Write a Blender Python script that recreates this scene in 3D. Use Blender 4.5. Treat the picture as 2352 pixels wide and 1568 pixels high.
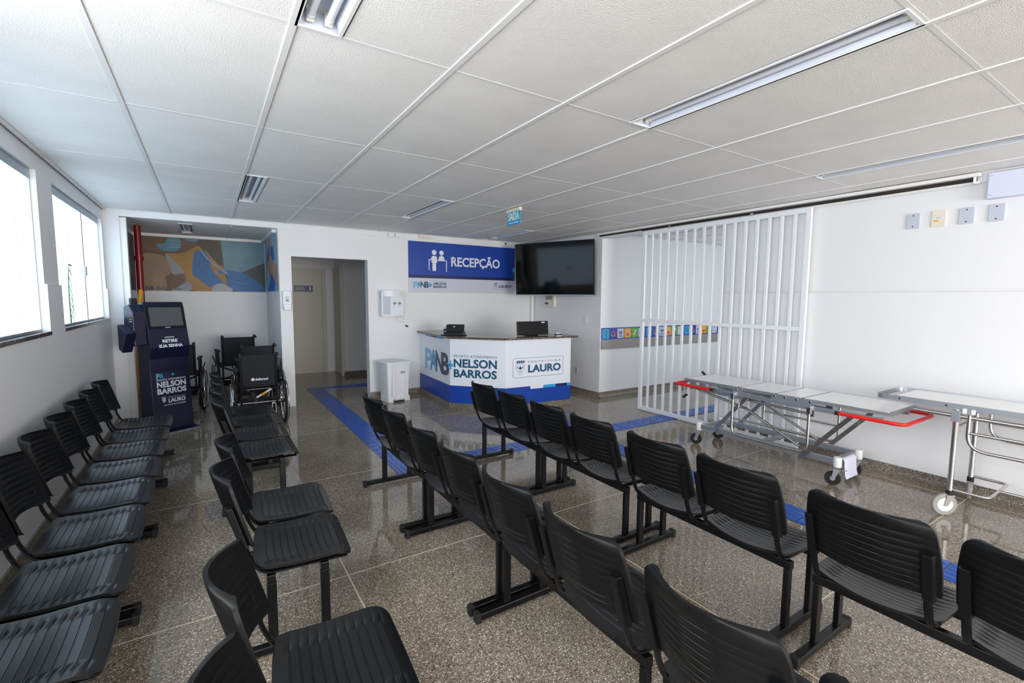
import bpy, bmesh, math, random
from mathutils import Matrix, Vector
from math import sin, cos, pi, radians
random.seed(4)
for _o in list(bpy.data.objects): bpy.data.objects.remove(_o, do_unlink=True)
S = bpy.context.scene
COL = S.collection

# ------------------------------------------------------------------ camera
HC = 1.690
XR, YB, XL, ZC = 5.588, 7.885, -1.042, 2.784      # right wall, back wall, left wall, ceiling
yaw, pitch, roll = .5732, -.091, .0075
F = Vector((sin(yaw)*cos(pitch), cos(yaw)*cos(pitch), sin(pitch)))
R0 = Vector((cos(yaw), -sin(yaw), 0)); U0 = R0.cross(F)
R = R0*cos(roll) + U0*sin(roll); U = -R0*sin(roll) + U0*cos(roll)
cam = bpy.data.cameras.new('camera'); cam.sensor_width = 36; cam.lens = 36*1083.8/2352
cam.clip_start = .02
co = bpy.data.objects.new('camera', cam); COL.objects.link(co)
co.matrix_world = Matrix(((R.x, U.x, -F.x, 0), (R.y, U.y, -F.y, 0), (R.z, U.z, -F.z, HC), (0, 0, 0, 1)))
S.camera = co

# ------------------------------------------------------------------ world, daylight, exposure
W = bpy.data.worlds.new('world'); S.world = W; W.use_nodes = True
W.node_tree.nodes['Background'].inputs[0].default_value = (.75, .87, 1, 1)
W.node_tree.nodes['Background'].inputs[1].default_value = 1.0
S.view_settings.view_transform = 'Standard'; S.view_settings.look = 'None'
S.view_settings.gamma = 1; S.view_settings.use_curve_mapping = False
S.view_settings.exposure = 0.0
PANE_GLOW = 2.3          # frosted window panes lit by the daylight outside
def daylight(name, loc, rot, sx, sy, power, col=(.86, .93, 1)):
    l = bpy.data.lights.new(name, 'AREA'); l.shape = 'RECTANGLE'; l.size = sx; l.size_y = sy
    l.energy = power; l.color = col
    o = bpy.data.objects.new(name, l); COL.objects.link(o); o.location = loc; o.rotation_euler = rot
    return o
# added fill from behind and in the corridor; daylight of the unseen left windows
daylight('added_entrance_fill', (2.6, -6.92, 1.4), (radians(90), 0, 0), 4.2, 2.3, 540, (1, .975, .94))  # unseen fill lamp added behind the camera, no glazing modelled
daylight('daylight_rear_window', (XL-.03, -1.2, 2.02), (radians(90), 0, -pi/2), 7.2, 1.2, 205, (.95, .975, 1))
daylight('added_corridor_fill', (8.6, 3.41, 1.6), (radians(90), 0, 0), 3.4, 1.5, 42)  # fill lamp added at the corridor's unseen side wall, which has no window

# ------------------------------------------------------------------ materials
def lin(c):
    return tuple(((v/12.92) if v <= .04045 else ((v+.055)/1.055)**2.4) for v in [q/255 for q in c]) + (1,)
def mat(name, rgb, rough=.5, metal=0, spec=.5, bump=0, bscale=60, vary=0, vscale=3, emit=0, coat=0, stretch=None):
    m = bpy.data.materials.new(name); m.use_nodes = True
    nt = m.node_tree; b = nt.nodes['Principled BSDF']
    b.inputs['Base Color'].default_value = lin(rgb); b.inputs['Roughness'].default_value = rough
    b.inputs['Metallic'].default_value = metal; b.inputs['Specular IOR Level'].default_value = spec
    b.inputs['Coat Weight'].default_value = coat
    if emit:
        b.inputs['Emission Color'].default_value = lin(rgb); b.inputs['Emission Strength'].default_value = emit
    if bump or vary:
        tc = nt.nodes.new('ShaderNodeTexCoord'); src = tc.outputs['Object']
        if stretch:
            mp = nt.nodes.new('ShaderNodeMapping'); mp.inputs['Scale'].default_value = stretch
            nt.links.new(src, mp.inputs[0]); src = mp.outputs[0]
    if bump:
        n = nt.nodes.new('ShaderNodeTexNoise'); n.inputs['Scale'].default_value = bscale; n.inputs['Detail'].default_value = 3
        nt.links.new(src, n.inputs['Vector'])
        bp = nt.nodes.new('ShaderNodeBump'); bp.inputs['Strength'].default_value = bump; bp.inputs['Distance'].default_value = .01
        nt.links.new(n.outputs[0], bp.inputs['Height']); nt.links.new(bp.outputs[0], b.inputs['Normal'])
    if vary:
        n2 = nt.nodes.new('ShaderNodeTexNoise'); n2.inputs['Scale'].default_value = vscale; n2.inputs['Detail'].default_value = 4
        nt.links.new(src, n2.inputs['Vector'])
        r = nt.nodes.new('ShaderNodeValToRGB'); c = lin(rgb)
        r.color_ramp.elements[0].position = .3; r.color_ramp.elements[1].position = .7
        r.color_ramp.elements[0].color = tuple(v*(1-vary) for v in c[:3])+(1,)
        r.color_ramp.elements[1].color = tuple(min(1, v*(1+vary)) for v in c[:3])+(1,)
        nt.links.new(n2.outputs[0], r.inputs[0]); nt.links.new(r.outputs[0], b.inputs['Base Color'])
    return m
def terrazzo(name, base, dark, light, rough, scale=85):
    m = mat(name, base, rough); nt = m.node_tree; b = nt.nodes['Principled BSDF']; L = nt.links.new
    tc = nt.nodes.new('ShaderNodeNewGeometry'); src = tc.outputs['Position']
    v = nt.nodes.new('ShaderNodeTexVoronoi'); v.inputs['Scale'].default_value = scale; L(src, v.inputs['Vector'])
    sep = nt.nodes.new('ShaderNodeSeparateColor'); L(v.outputs['Color'], sep.inputs[0])
    r = nt.nodes.new('ShaderNodeValToRGB'); e = r.color_ramp; e.interpolation = 'CONSTANT'
    e.elements[0].position = 0; e.elements[0].color = lin(dark)
    e.elements[1].position = .2; e.elements[1].color = lin(base)
    for p, c in ((.62, tuple(x*.86 for x in base)), (.80, tuple(min(255, x*1.18) for x in base)), (.93, light)):
        k = e.elements.new(p); k.color = lin(c)
    L(sep.outputs[0], r.inputs[0])
    n = nt.nodes.new('ShaderNodeTexNoise'); n.inputs['Scale'].default_value = 1.3; n.inputs['Detail'].default_value = 5; L(src, n.inputs['Vector'])
    mr = nt.nodes.new('ShaderNodeMapRange'); mr.inputs['From Min'].default_value = .3; mr.inputs['From Max'].default_value = .7
    mr.inputs['To Min'].default_value = .72; mr.inputs['To Max'].default_value = 1.15; L(n.outputs[0], mr.inputs[0])
    mx = nt.nodes.new('ShaderNodeVectorMath'); mx.operation = 'SCALE'; L(r.outputs[0], mx.inputs[0]); L(mr.outputs[0], mx.inputs['Scale'])
    L(mx.outputs[0], b.inputs['Base Color'])
    m2 = nt.nodes.new('ShaderNodeMapRange'); m2.inputs['To Min'].default_value = rough*.7; m2.inputs['To Max'].default_value = rough*1.7; L(n.outputs[0], m2.inputs[0])
    L(m2.outputs[0], b.inputs['Roughness'])
    return m
M = dict(
    wall=mat('white_wall_paint', (232, 232, 234), .45, bump=.04, bscale=90),
    wallcream=mat('white_trim_paint', (236, 235, 233), .4),
    tile=mat('ceiling_vinyl', (236, 234, 231), .6, bump=.35, bscale=140, vary=.035, vscale=2.2, stretch=(1, 1.6, 1)),
    tbar=mat('ceiling_bar_enamel', (226, 225, 224), .4),
    slab=mat('ceiling_void', (150, 150, 150), .9),
    floor=terrazzo('terrazzo', (144, 132, 117), (92, 84, 73), (216, 210, 200), .05, 190),
    joint=mat('terrazzo_joint', (214, 204, 184), .5),
    skirt=terrazzo('terrazzo_skirting', (124, 114, 102), (70, 63, 56), (200, 194, 184), .3, 170),
    granite=terrazzo('granite', (96, 86, 76), (34, 30, 28), (176, 168, 158), .12, 160),
    blackseat=mat('black_seat_polypropylene', (12, 13, 15), .32, spec=.5, bump=.03, bscale=400),
    black=mat('black_polypropylene', (8, 9, 11), .45, spec=.28, bump=.03, bscale=400),
    blackm=mat('black_enamel_steel', (9, 9, 11), .32, spec=.35),
    rubber=mat('black_rubber', (20, 20, 22), .7),
    blue=mat('tactile_blue', (24, 84, 176), .22, bump=.05, bscale=200),
    white=mat('white_plastic', (232, 234, 238), .35),
    whitem=mat('white_enamel_steel', (236, 238, 243), .3),
    steel=mat('stainless_steel', (205, 203, 200), .22, metal=1, bump=.02, bscale=300),
    steelp=mat('brushed_steel_sheet', (238, 237, 235), .36, metal=1, bump=.03, bscale=120, stretch=(8, .3, 8)),
    alu=mat('aluminium', (178, 182, 190), .38, metal=.85),
    red=mat('red_vinyl', (226, 22, 14), .35),
    grey=mat('grey_plastic', (192, 199, 212), .4),
    lgrey=mat('pale_grey_print', (205, 206, 220), .4),
    pwhite=mat('print_white', (228, 231, 240), .38),
    pblue=mat('print_blue', (13, 62, 158), .38),
    pnavy=mat('print_navy', (18, 30, 82), .38),
    pcyan=mat('print_cyan', (44, 160, 214), .38),
    pteal=mat('print_teal', (20, 78, 110), .38),
    pgrn=mat('print_slate', (48, 60, 84), .38),
    pice=mat('print_pale_blue', (112, 178, 208), .38),
    psteel=mat('print_steel_blue', (66, 148, 186), .38),
    cream=mat('cream_plastic', (228, 221, 204), .4),
    screen=mat('dark_screen_glass', (9, 9, 11), .07, spec=.28),
    kscreen=mat('kiosk_screen', (82, 84, 86), .35),
    kiosk=mat('kiosk_blue', (15, 17, 50), .33, vary=.1, vscale=2),
    yellow=mat('yellow_plastic', (232, 160, 16), .4),
    redpipe=mat('red_pipe_enamel', (128, 12, 20), .3),
    fabric=mat('black_nylon', (22, 23, 30), .75, bump=.2, bscale=300),
    chrome=mat('chrome', (220, 222, 226), .12, metal=1),
    door=mat('door_paint', (206, 200, 190), .45),
    tube=mat('fluorescent_tube_off', (228, 232, 240), .25),
    refl=mat('white_reflector', (206, 212, 224), .25),
    paper=mat('paper', (216, 220, 240), .7),
    trackd=mat('track_groove', (38, 30, 26), .6),
    orange=mat('orange_plastic', (226, 92, 22), .4),
    green=mat('palm_green', (58, 106, 62), .5),
    clear=mat('sign_acrylic', (30, 176, 190), .2),
    acryl2=mat('sign_acrylic_blue', (28, 150, 214), .2),
    rail=mat('grey_wall_guard', (150, 146, 142), .5),
    iyel=mat('icon_amber', (236, 168, 26), .4), igrn=mat('icon_green', (96, 186, 34), .4), ipnk=mat('icon_magenta', (214, 30, 120), .4),
    pedge=mat('glass_edge', (186, 222, 236), .2, emit=.55),
    pane=mat('frosted_glass', (210, 236, 255), .25, emit=PANE_GLOW),
)

# ------------------------------------------------------------------ geometry helpers
WM = {}
def wm(o): return WM.get(o.name, Matrix.Identity(4)) if o else Matrix.Identity(4)
def frame(o, right, up):
    r = Vector(right).normalized(); u = Vector(up); u = (u - r*u.dot(r)).normalized(); n = r.cross(u)
    return Matrix(((r.x, u.x, n.x, o[0]), (r.y, u.y, n.y, o[1]), (r.z, u.z, n.z, o[2]), (0, 0, 0, 1)))
class MB:
    def __init__(s): s.v = []; s.f = []
    def add(s, vs, fs):
        k = len(s.v); s.v += [Vector(p) for p in vs]; s.f += [tuple(i+k for i in f) for f in fs]; return s
    def box(s, x0, x1, y0, y1, z0, z1, m=None):
        vs = [Vector((x, y, z)) for z in (z0, z1) for y in (y0, y1) for x in (x0, x1)]
        if m: vs = [m @ p for p in vs]
        return s.add(vs, [(0, 2, 3, 1), (4, 5, 7, 6), (0, 1, 5, 4), (2, 6, 7, 3), (0, 4, 6, 2), (1, 3, 7, 5)])
    def prism(s, poly, h0, h1, m=None):
        """polygon (counter-clockwise) in local xy, extruded from h0 to h1 along local z"""
        a = sum(poly[i][0]*poly[(i+1) % len(poly)][1]-poly[(i+1) % len(poly)][0]*poly[i][1] for i in range(len(poly)))
        if a < 0: poly = poly[::-1]
        n = len(poly)
        vs = [Vector((p[0], p[1], h)) for h in (h0, h1) for p in poly]
        if m: vs = [m @ p for p in vs]
        return s.add(vs, [tuple(range(n-1, -1, -1)), tuple(range(n, 2*n))]+[(i, (i+1) % n, n+(i+1) % n, n+i) for i in range(n)])
    def tube(s, pts, r, n=10, closed=False, ry=None):
        pts = [Vector(p) for p in pts]; N = len(pts); rings = []
        up = None
        for i, p in enumerate(pts):
            a = pts[i-1] if (i or closed) else p; b = pts[(i+1) % N] if (i < N-1 or closed) else p
            t = (b-a).normalized()
            if up is None:
                up = Vector((0, 0, 1)) if abs(t.z) < .9 else Vector((1, 0, 0))
            up = (up - t*up.dot(t)).normalized(); sd = t.cross(up)
            rr = r[i] if isinstance(r, (list, tuple)) else r
            rings.append([p + (sd*cos(2*pi*k/n)*rr + up*sin(2*pi*k/n)*(ry or rr)) for k in range(n)])
        vs = [q for g in rings for q in g]; fs = []
        for i in range(N if closed else N-1):
            j = (i+1) % N
            for k in range(n): fs.append((i*n+k, i*n+(k+1) % n, j*n+(k+1) % n, j*n+k))
        if not closed: fs += [tuple(range(n-1, -1, -1)), tuple(range((N-1)*n, N*n))]
        return s.add(vs, fs)
    def lathe(s, prof, m=None, n=20, closed=False):
        """(radius, height) profile turned about local z"""
        N = len(prof); vs = [Vector((r*cos(2*pi*k/n), r*sin(2*pi*k/n), h)) for r, h in prof for k in range(n)]
        if m: vs = [m @ p for p in vs]
        fs = []
        for i in range(N if closed else N-1):
            j = (i+1) % N
            for k in range(n): fs.append((i*n+k, i*n+(k+1) % n, j*n+(k+1) % n, j*n+k))
        if not closed: fs += [tuple(range(n-1, -1, -1)), tuple(range((N-1)*n, N*n))]
        return s.add(vs, fs)
    def cyl(s, a, b, r, n=14):
        return s.tube([a, b], r, n)
    def build(s, name, m, parent=None, world=True, bevel=0, smooth=None, segs=2):
        vs = s.v
        if parent is not None and world:
            iv = wm(parent).inverted(); vs = [iv @ p for p in vs]
        off = Vector((0, 0, 0))
        if parent is None:
            lo = [min(p[i] for p in vs) for i in range(3)]; hi = [max(p[i] for p in vs) for i in range(3)]
            off = Vector(((lo[0]+hi[0])/2, (lo[1]+hi[1])/2, lo[2])); vs = [p-off for p in vs]
        me = bpy.data.meshes.new(name); me.from_pydata([tuple(p) for p in vs], [], s.f); me.update()
        me.materials.append(M[m])
        if smooth:
            me.shade_smooth(); me.set_sharp_from_angle(angle=radians(smooth))
        o = bpy.data.objects.new(name, me); COL.objects.link(o); o.location = off
        if parent is not None: o.parent = parent
        WM[o.name] = (wm(parent) if parent is not None else Matrix.Identity(4)) @ Matrix.Translation(off)
        if bevel:
            bv = o.modifiers.new('bevel', 'BEVEL'); bv.width = bevel; bv.segments = segs; bv.limit_method = 'ANGLE'; bv.angle_limit = radians(50)
        return o
def tag(o, label=None, cat=None, group=None, kind=None):
    if label: o['label'] = label
    if cat: o['category'] = cat
    if group: o['group'] = group
    if kind: o['kind'] = kind
    return o
def thing(name, label, cat, loc=(0, 0, 0), rz=0, group=None):
    o = bpy.data.objects.new(name, None); COL.objects.link(o); o.empty_display_size = .1
    o.location = loc; o.rotation_euler = (0, 0, rz)
    WM[o.name] = Matrix.Translation(loc) @ Matrix.Rotation(rz, 4, 'Z')
    return tag(o, label, cat, group)
def copy_tree(o, parent=None):
    c = o.copy(); COL.objects.link(c); c.parent = parent
    for ch in o.children: copy_tree(ch, c)
    return c
def bend(pts, r, n=6):
    pts = [Vector(p) for p in pts]; out = [pts[0]]
    for a, p, b in zip(pts, pts[1:], pts[2:]):
        u = (a-p); v = (b-p); k = min(r, u.length*.48, v.length*.48); u = p+u.normalized()*k; v = p+v.normalized()*k
        for i in range(n+1):
            t = i/n; out.append(u*(1-t)**2 + p*2*t*(1-t) + v*t*t)
    return out+[pts[-1]]
def rrect(x0, x1, y0, y1, r, n=4):
    out = []
    for cx, cy, a in ((x1-r, y1-r, 0), (x0+r, y1-r, 90), (x0+r, y0+r, 180), (x1-r, y0+r, 270)):
        out += [(cx+r*cos(radians(a+90*i/n)), cy+r*sin(radians(a+90*i/n))) for i in range(n+1)]
    return out
def circle(cx, cy, r, n=14, ry=None): return [(cx+r*cos(2*pi*k/n), cy+(ry or r)*sin(2*pi*k/n)) for k in range(n)]
def ring(poly_out, poly_in, h0, h1, m=None):
    b = MB(); n = len(poly_out)
    vs = [Vector((p[0], p[1], h)) for h in (h0, h1) for P in (poly_out, poly_in) for p in P]
    if m: vs = [m @ p for p in vs]
    fs = []
    for i in range(n):
        j = (i+1) % n
        fs += [(2*n+i, 2*n+j, 3*n+j, 3*n+i), (i, n+i, n+j, j), (i, j, 2*n+j, 2*n+i), (n+j, n+i, 3*n+i, 3*n+j)]
    return b.add(vs, fs)
def lettering(body, rect, m, parent, fr, bold=.012, h=.0015, name='lettering', lift=.0008, spacing=1.0):
    """raised/printed letters fitted into rect=(x0,x1,y0,y1) of the frame fr"""
    cu = bpy.data.curves.new('t', 'FONT'); cu.body = body; cu.size = 1; cu.offset = bold; cu.extrude = .1; cu.resolution_u = 3
    cu.space_character = spacing; cu.space_line = .8; cu.align_x = 'CENTER'
    to = bpy.data.objects.new('t', cu); COL.objects.link(to)
    bpy.context.view_layer.update()
    me = bpy.data.meshes.new_from_object(to.evaluated_get(bpy.context.evaluated_depsgraph_get()))
    bpy.data.objects.remove(to, do_unlink=True); bpy.data.curves.remove(cu)
    vs = [v.co.copy() for v in me.vertices]; fs = [tuple(p.vertices) for p in me.polygons]; bpy.data.meshes.remove(me)
    x0 = min(v.x for v in vs); x1 = max(v.x for v in vs); y0 = min(v.y for v in vs); y1 = max(v.y for v in vs)
    b = MB(); sx = (rect[1]-rect[0])/(x1-x0); sy = (rect[3]-rect[2])/(y1-y0)
    b.add([fr @ Vector((rect[0]+(v.x-x0)*sx, rect[2]+(v.y-y0)*sy, lift+(h if v.z > 0 else 0))) for v in vs], fs)
    return b.build(name, m, parent)
def microprint(rows, m, parent, fr, lift=.001, name='small_print'):
    """lines of print too small to read in the photo: rows of (x0, x1, y, height)"""
    b = MB()
    for x0, x1, y, h in rows:
        x = x0
        while x < x1-h*.3:
            w = min(h*random.uniform(.5, .8), x1-x); b.prism([(x, y), (x+w, y), (x+w, y+h), (x, y+h)], lift, lift+.0006, fr); x += w+h*.25
    return tag(b.build(name, m, parent), kind='stuff')
def decal(poly, m, parent, fr, name='print', lift=0., h=.001):
    return MB().prism(poly, lift, lift+h, fr).build(name, m, parent)
def struct(name, b, m, label=None, bevel=0):
    return tag(b.build(name, m, bevel=bevel), label, kind='structure')

# ================================================================== FLOOR
ys = [-7.0, -5.5, -3.8, -2.15, -.5, 1.17, 2.84, 4.53, 6.18, 7.66]
xs = [XL, -.93, .655, 2.235, 3.815, 5.40, XR+.15]
fl = struct('floor', MB().box(XL-.2, 12.2, -7.2, 11.4, -.12, -.0008), 'joint', 'polished grey brown terrazzo floor with thin pale joints')
def slab(x0, x1, y0, y1):
    g = .0045
    MB().box(x0+g, x1-g, y0+g, y1-g, -.0007, 0).build('terrazzo_slab', 'floor', fl)
for a, b in zip(xs, xs[1:]):
    for c, d in zip(ys, ys[1:]): slab(a, b, c, d)
for a, b in zip([-1.1, .93, 2.45, 4.0], [.93, 2.45, 4.0, 5.74]):
    for c, d in zip([7.66, 9.2], [9.2, 11.3]): slab(a, b, c, d)
for a, b in zip([XR+.15, 7.3, 8.9, 10.5], [7.3, 8.9, 10.5, 12.1]):
    for c, d in zip([3.3, 4.53], [4.53, 6.1]): slab(a, b, c, d)

# ================================================================== CEILING
cg = struct('ceiling', MB().box(XL-.2, XR+.3, -7.2, YB+.2, ZC+.10, ZC+.2), 'slab', 'suspended ceiling of textured white panels in a metal grid')
PX, PY = .70, 1.40
gx = [-.3605+PX*c for c in range(-1, 9)]; gx = [XL]+[x for x in gx if XL+.06 < x < XR-.06]+[XR]
gy = [6.371-PY*r for r in range(0, 10)]; gy = [YB]+[y for y in gy if -6.9 < y]+[-7.0]
lights = [(.34, .53, 4.971, 6.371, 'short grey fluorescent fitting near the alcove, tubes off'), (.34, .53, .771, 2.171, 'open twin tube ceiling fitting cut by the top edge of the picture'),
          (2.25, 2.44, .771, 2.171, 'long twin tube ceiling fitting, largest in view, above the right hand benches'),
          (2.25, 2.44, 4.971, 6.371, 'slim ceiling fitting between the doorway and the exit sign'),
          (4.54, 4.73, .771, 2.171, 'thin ceiling fitting above the socket plates of the right wall'), (4.35, 4.54, 6.371, 7.55, 'farthest ceiling fitting, above the wall television')]
for a, b in zip(gx, gx[1:]):
    for c, d in zip(gy[1:], gy):
        x0, x1, y0, y1 = a, b, c, d
        for (p, q, r_, s_, _) in lights:
            if abs(r_-c) < .05 and abs(p-a) < .03: x0 = q
            if abs(r_-c) < .05 and abs(q-b) < .03: x1 = p
        t = .004; sg = random.uniform(.001, .006)
        n = 5; vs = []; fs = []
        for j in range(n+1):
            for i in range(n+1):
                u, v = i/n, j/n
                vs.append((x0+t+(x1-x0-2*t)*u, y0+t+(y1-y0-2*t)*v, ZC+.0005-sg*16*u*(1-u)*v*(1-v)))
        for j in range(n):
            for i in range(n): k = j*(n+1)+i; fs.append((k, k+n+1, k+n+2, k+1))
        k = len(vs); vs += [(x, y, ZC+.02) for x, y in ((x0+t, y0+t), (x1-t, y0+t), (x1-t, y1-t), (x0+t, y1-t))]; fs.append((k, k+1, k+2, k+3))
        MB().add(vs, fs).build('ceiling_panel', 'tile', cg, smooth=60)
for x in gx[1:-1]:
    b = MB(); b.box(x-.014, x+.014, -7.0, YB, ZC-.006, ZC+.002).box(x-.004, x+.004, -7.0, YB, ZC, ZC+.03); b.build('grid_bar', 'tbar', cg)
for y in gy[1:-1]:
    for a, b in zip(gx, gx[1:]):
        MB().box(a+.014, b-.014, y-.011, y+.011, ZC-.0008, ZC+.004).build('cross_bar', 'tbar', cg)
MB().box(XL, XL+.02, -7.0, YB, ZC-.02, ZC+.002).build('edge_angle', 'tbar', cg)
MB().box(XL, XR, YB-.02, YB, ZC-.012, ZC+.002).build('edge_angle', 'tbar', cg)
MB().box(XR-.02, XR, -7.0, YB, ZC-.012, ZC+.002).build('edge_angle', 'tbar', cg)
def light_fitting(x0, x1, y0, y1, label, z=ZC, tubes=2):
    o = thing('ceiling_light', label, 'ceiling light', ((x0+x1)/2, (y0+y1)/2, z))
    d = .07; w = .018
    b = MB(); b.box(x0+.004, x1-.004, y0+.004, y1-.004, z+d, z+d+.01)
    b.box(x0+.004, x0+.012, y0+.004, y1-.004, z, z+d).box(x1-.012, x1-.004, y0+.004, y1-.004, z, z+d)
    b.box(x0+.012, x1-.012, y0+.004, y0+.012, z, z+d).box(x0+.012, x1-.012, y1-.012, y1-.004, z, z+d)
    b.build('housing', 'refl', o)
    ring([(x0+.004, y0+.004), (x1-.004, y0+.004), (x1-.004, y1-.004), (x0+.004, y1-.004)], [(x0+w, y0+w), (x1-w, y0+w), (x1-w, y1-w), (x0+w, y1-w)], z-.006, z).build('rim', 'tbar', o)
    xm = (x0+x1)/2
    for sx in (-1, 1):
        b = MB(); b.prism([(xm+sx*.09, z+.002), (xm+sx*.078, z+.002), (xm+sx*.058, z+.062), (xm+sx*.068, z+.062)], y0+.03, y1-.03, Matrix(((1, 0, 0, 0), (0, 0, 1, 0), (0, 1, 0, 0), (0, 0, 0, 1))))
        b.build('reflector_wing', 'refl', o)
        X = xm+sx*.036
        t = MB().cyl((X, y0+.06, z+.03), (X, y1-.06, z+.03), .015, 14).build('tube', 'tube', o, smooth=40)
        for ya, yb_ in ((y0+.04, y0+.065), (y1-.065, y1-.04)):
            MB().cyl((X, ya, z+.03), (X, yb_, z+.03), .0165, 14).build('end_cap', 'white', t, smooth=40)
        for ya in (y0+.028, y1-.04):
            MB().box(X-.015, X+.015, ya, ya+.012, z+.012, z+.07).build('lamp_holder', 'cream', o, bevel=.002)
    return o
for l in lights: light_fitting(*l)

# ================================================================== WALLS
HZ = 1.775      # height of the ledge where the lower wall stands proud
def wallbox(name, boxes, label, m='wall'):
    b = MB()
    for q in boxes: b.box(*q)
    return struct(name, b, m, label)
T = .20
wx0, wx1 = XL-T, XL
W1 = (2.9, 5.09, 1.385, 2.64); W2 = (5.53, 7.77, 1.385, 2.64); W0 = (-4.9, 2.5, 1.385, 2.64)
L = [(wx0, wx1, -7.2, YB+.2, 0, 1.385), (wx0, wx1-.016, -7.2, YB+.2, 2.64, ZC+.1)]
edges = [-7.2, W0[0], W0[1], W1[0], W1[1], W2[0], W2[1], YB+.2]
for a, b in zip(edges[::2], edges[1::2]):
    L += [(wx0, wx1, a, b, 1.385, HZ), (wx0, wx1-.016, a, b, HZ, 2.64)]
wl = wallbox('wall_left', L, 'white window wall with a ledge at shoulder height')
tag(MB().box(XR-.005, XR+.0145, -7.0, 3.699, HZ-.008, HZ).build('trim_4', 'wallcream'), 'thin ledge line along the right wall', kind='structure')
wb = wallbox('wall_back', [(-1.2, -.90, YB, YB+.17, 0, 2.70), (.93, 1.10, YB, 11.2, 0, 2.70), (1.10, 2.25, YB, YB+.17, 2.30, 2.70), (2.25, XR+.15, YB, YB+.17, 0, 2.70), (XL-.2, XR+.15, YB, YB+.17, 2.70, ZC+.1)],
             'white back wall with an alcove and a doorway')
wr = wallbox('wall_right', [(XR, XR+.15, -7.2, 3.70, 0, HZ), (XR+.015, XR+.15, -7.2, 3.70, HZ, 2.70), (XR, XR+.15, 5.90, YB+.17, 0, 2.70), (XR, XR+.15, -7.2, YB+.17, 2.70, ZC+.1)],
             'long white right wall behind the stretchers')
wallbox('wall_rear', [(XL-.2, .4, -7.2, -7.0, 0, ZC+.1), (4.8, XR+.15, -7.2, -7.0, 0, ZC+.1), (.4, 4.8, -7.2, -7.0, 2.6, ZC+.1), (.4, 4.8, -7.2, -7.0, 0, .2)], 'white wall with an opening added for the fill lamp')  # out of view; opening put in for the added fill lamp
wallbox('wall_alcove', [(-1.10, -.95, YB+.17, 9.97, 0, 2.75), (-1.10, .93, 9.80, 9.97, 0, 2.75)], 'white walls of the wheelchair alcove')
wallbox('ceiling_alcove', [(-1.10, -.30, YB+.17, 9.97, 2.70, 2.76), (-.12, .93, YB+.17, 9.97, 2.70, 2.76), (-.30, -.12, YB+.17, 8.15, 2.70, 2.76), (-.30, -.12, 9.3, 9.97, 2.70, 2.76), (-1.1, .93, YB+.17, 9.97, 2.80, 2.84)], 'low grey ceiling of the alcove', 'tile')
tag(MB().box(-.95, .93, 9.72, 9.80, 2.655, 2.70).build('trim_1', 'wallcream'), 'white boxed band above the mural', kind='structure')
tag(MB().box(.87, .93, YB+.17, 9.72, 2.655, 2.70).build('trim_2', 'wallcream'), 'white boxed band on the alcove side', kind='structure')
tag(MB().box(-.85, -.83, YB+.0, YB+.1, 0, 2.69).box(-.90, -.85, YB+.02, YB+.1, 0, 2.69).build('trim_3', 'wallcream'), 'white upright frame at the left of the alcove', kind='structure')
MB().box(.33, .35, YB+.17, 9.72, 2.694, 2.70).build('alcove_grid_bar', 'tbar', bpy.data.objects['ceiling_alcove'])
# inner corridor behind the doorway
wallbox('wall_passage', [(1.10, 1.30, 11.19, 11.35, 0, 2.75), (1.30, 2.20, 11.19, 11.35, 2.29, 2.75), (2.20, 2.60, 11.19, 11.35, 0, 2.75), (2.45, 2.60, 10.55, 11.19, 0, 2.75), (2.45, 5.74, 10.40, 10.55, 0, 2.75), (5.6, 5.74, YB+.17, 10.4, 0, 2.75)], 'dim white walls of the inner passage')
wallbox('ceiling_passage', [(1.10, 5.74, YB+.17, 11.35, 2.70, 2.78)], 'plain ceiling of the inner passage', 'tile')
# corridor behind the sliding gate
wallbox('wall_corridor', [(XR+.15, 12.1, 5.90, 6.05, 0, 2.80), (XR+.15, 12.1, 3.2, 3.4, 0, 2.80), (12.0, 12.2, 3.2, 6.05, 0, 2.80)], 'white corridor walls behind the barred gate')
cc = wallbox('ceiling_corridor', [(XR+.15, 12.1, 3.2, 6.05, 2.79, 2.9)], 'white panelled ceiling of the corridor', 'tile')
for x in (6.6, 7.3, 8.0, 8.7, 9.4): MB().box(x-.012, x+.012, 3.4, 5.9, 2.782, 2.79).build('grid_bar', 'tbar', cc)
for y in (4.3, 5.5): MB().box(XR+.15, 11.9, y-.012, y+.012, 2.783, 2.79).build('grid_bar', 'tbar', cc)

def skirting(name, segs, label):
    """coved terrazzo skirting along wall lines; each seg (x0,y0,x1,y1) with the room on its right hand side"""
    b = MB()
    for x0, y0, x1, y1 in segs:
        d = Vector((x1-x0, y1-y0, 0)); ln = d.length; d.normalize()
        fr = Matrix(((d.y, 0, d.x, x0), (-d.x, 0, d.y, y0), (0, 1, 0, 0), (0, 0, 0, 1)))
        b.prism([(0, .0005), (.05, .0005), (.032, .008), (.02, .026), (.014, .05), (.012, .092), (0, .096)], 0, ln, fr)
    return tag(b.build(name, 'skirt', smooth=35), label, kind='structure')
skirting('baseboard_right', [(XR, 3.70, XR, -7.0), (XR, YB, XR, 5.9), (XR-.0, 5.9, 12, 5.9)], 'coved terrazzo skirting of the right wall')
skirting('baseboard_back', [(2.25, YB, 3.15, YB), (4.4, YB, XR, YB)], 'coved terrazzo skirting of the back wall')
skirting('baseboard_left', [(XL, -7.0, XL, YB), ], 'coved terrazzo skirting under the windows')
skirting('baseboard_alcove', [(-.95, 9.80, .93, 9.80), (.93, 9.80, .93, YB+.17)], 'dark terrazzo skirting in the alcove')
skirting('baseboard_passage', [(2.45, 10.40, 5.6, 10.40), (2.45, 11.19, 2.45, 10.40)], 'dark terrazzo skirting in the passage')

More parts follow.
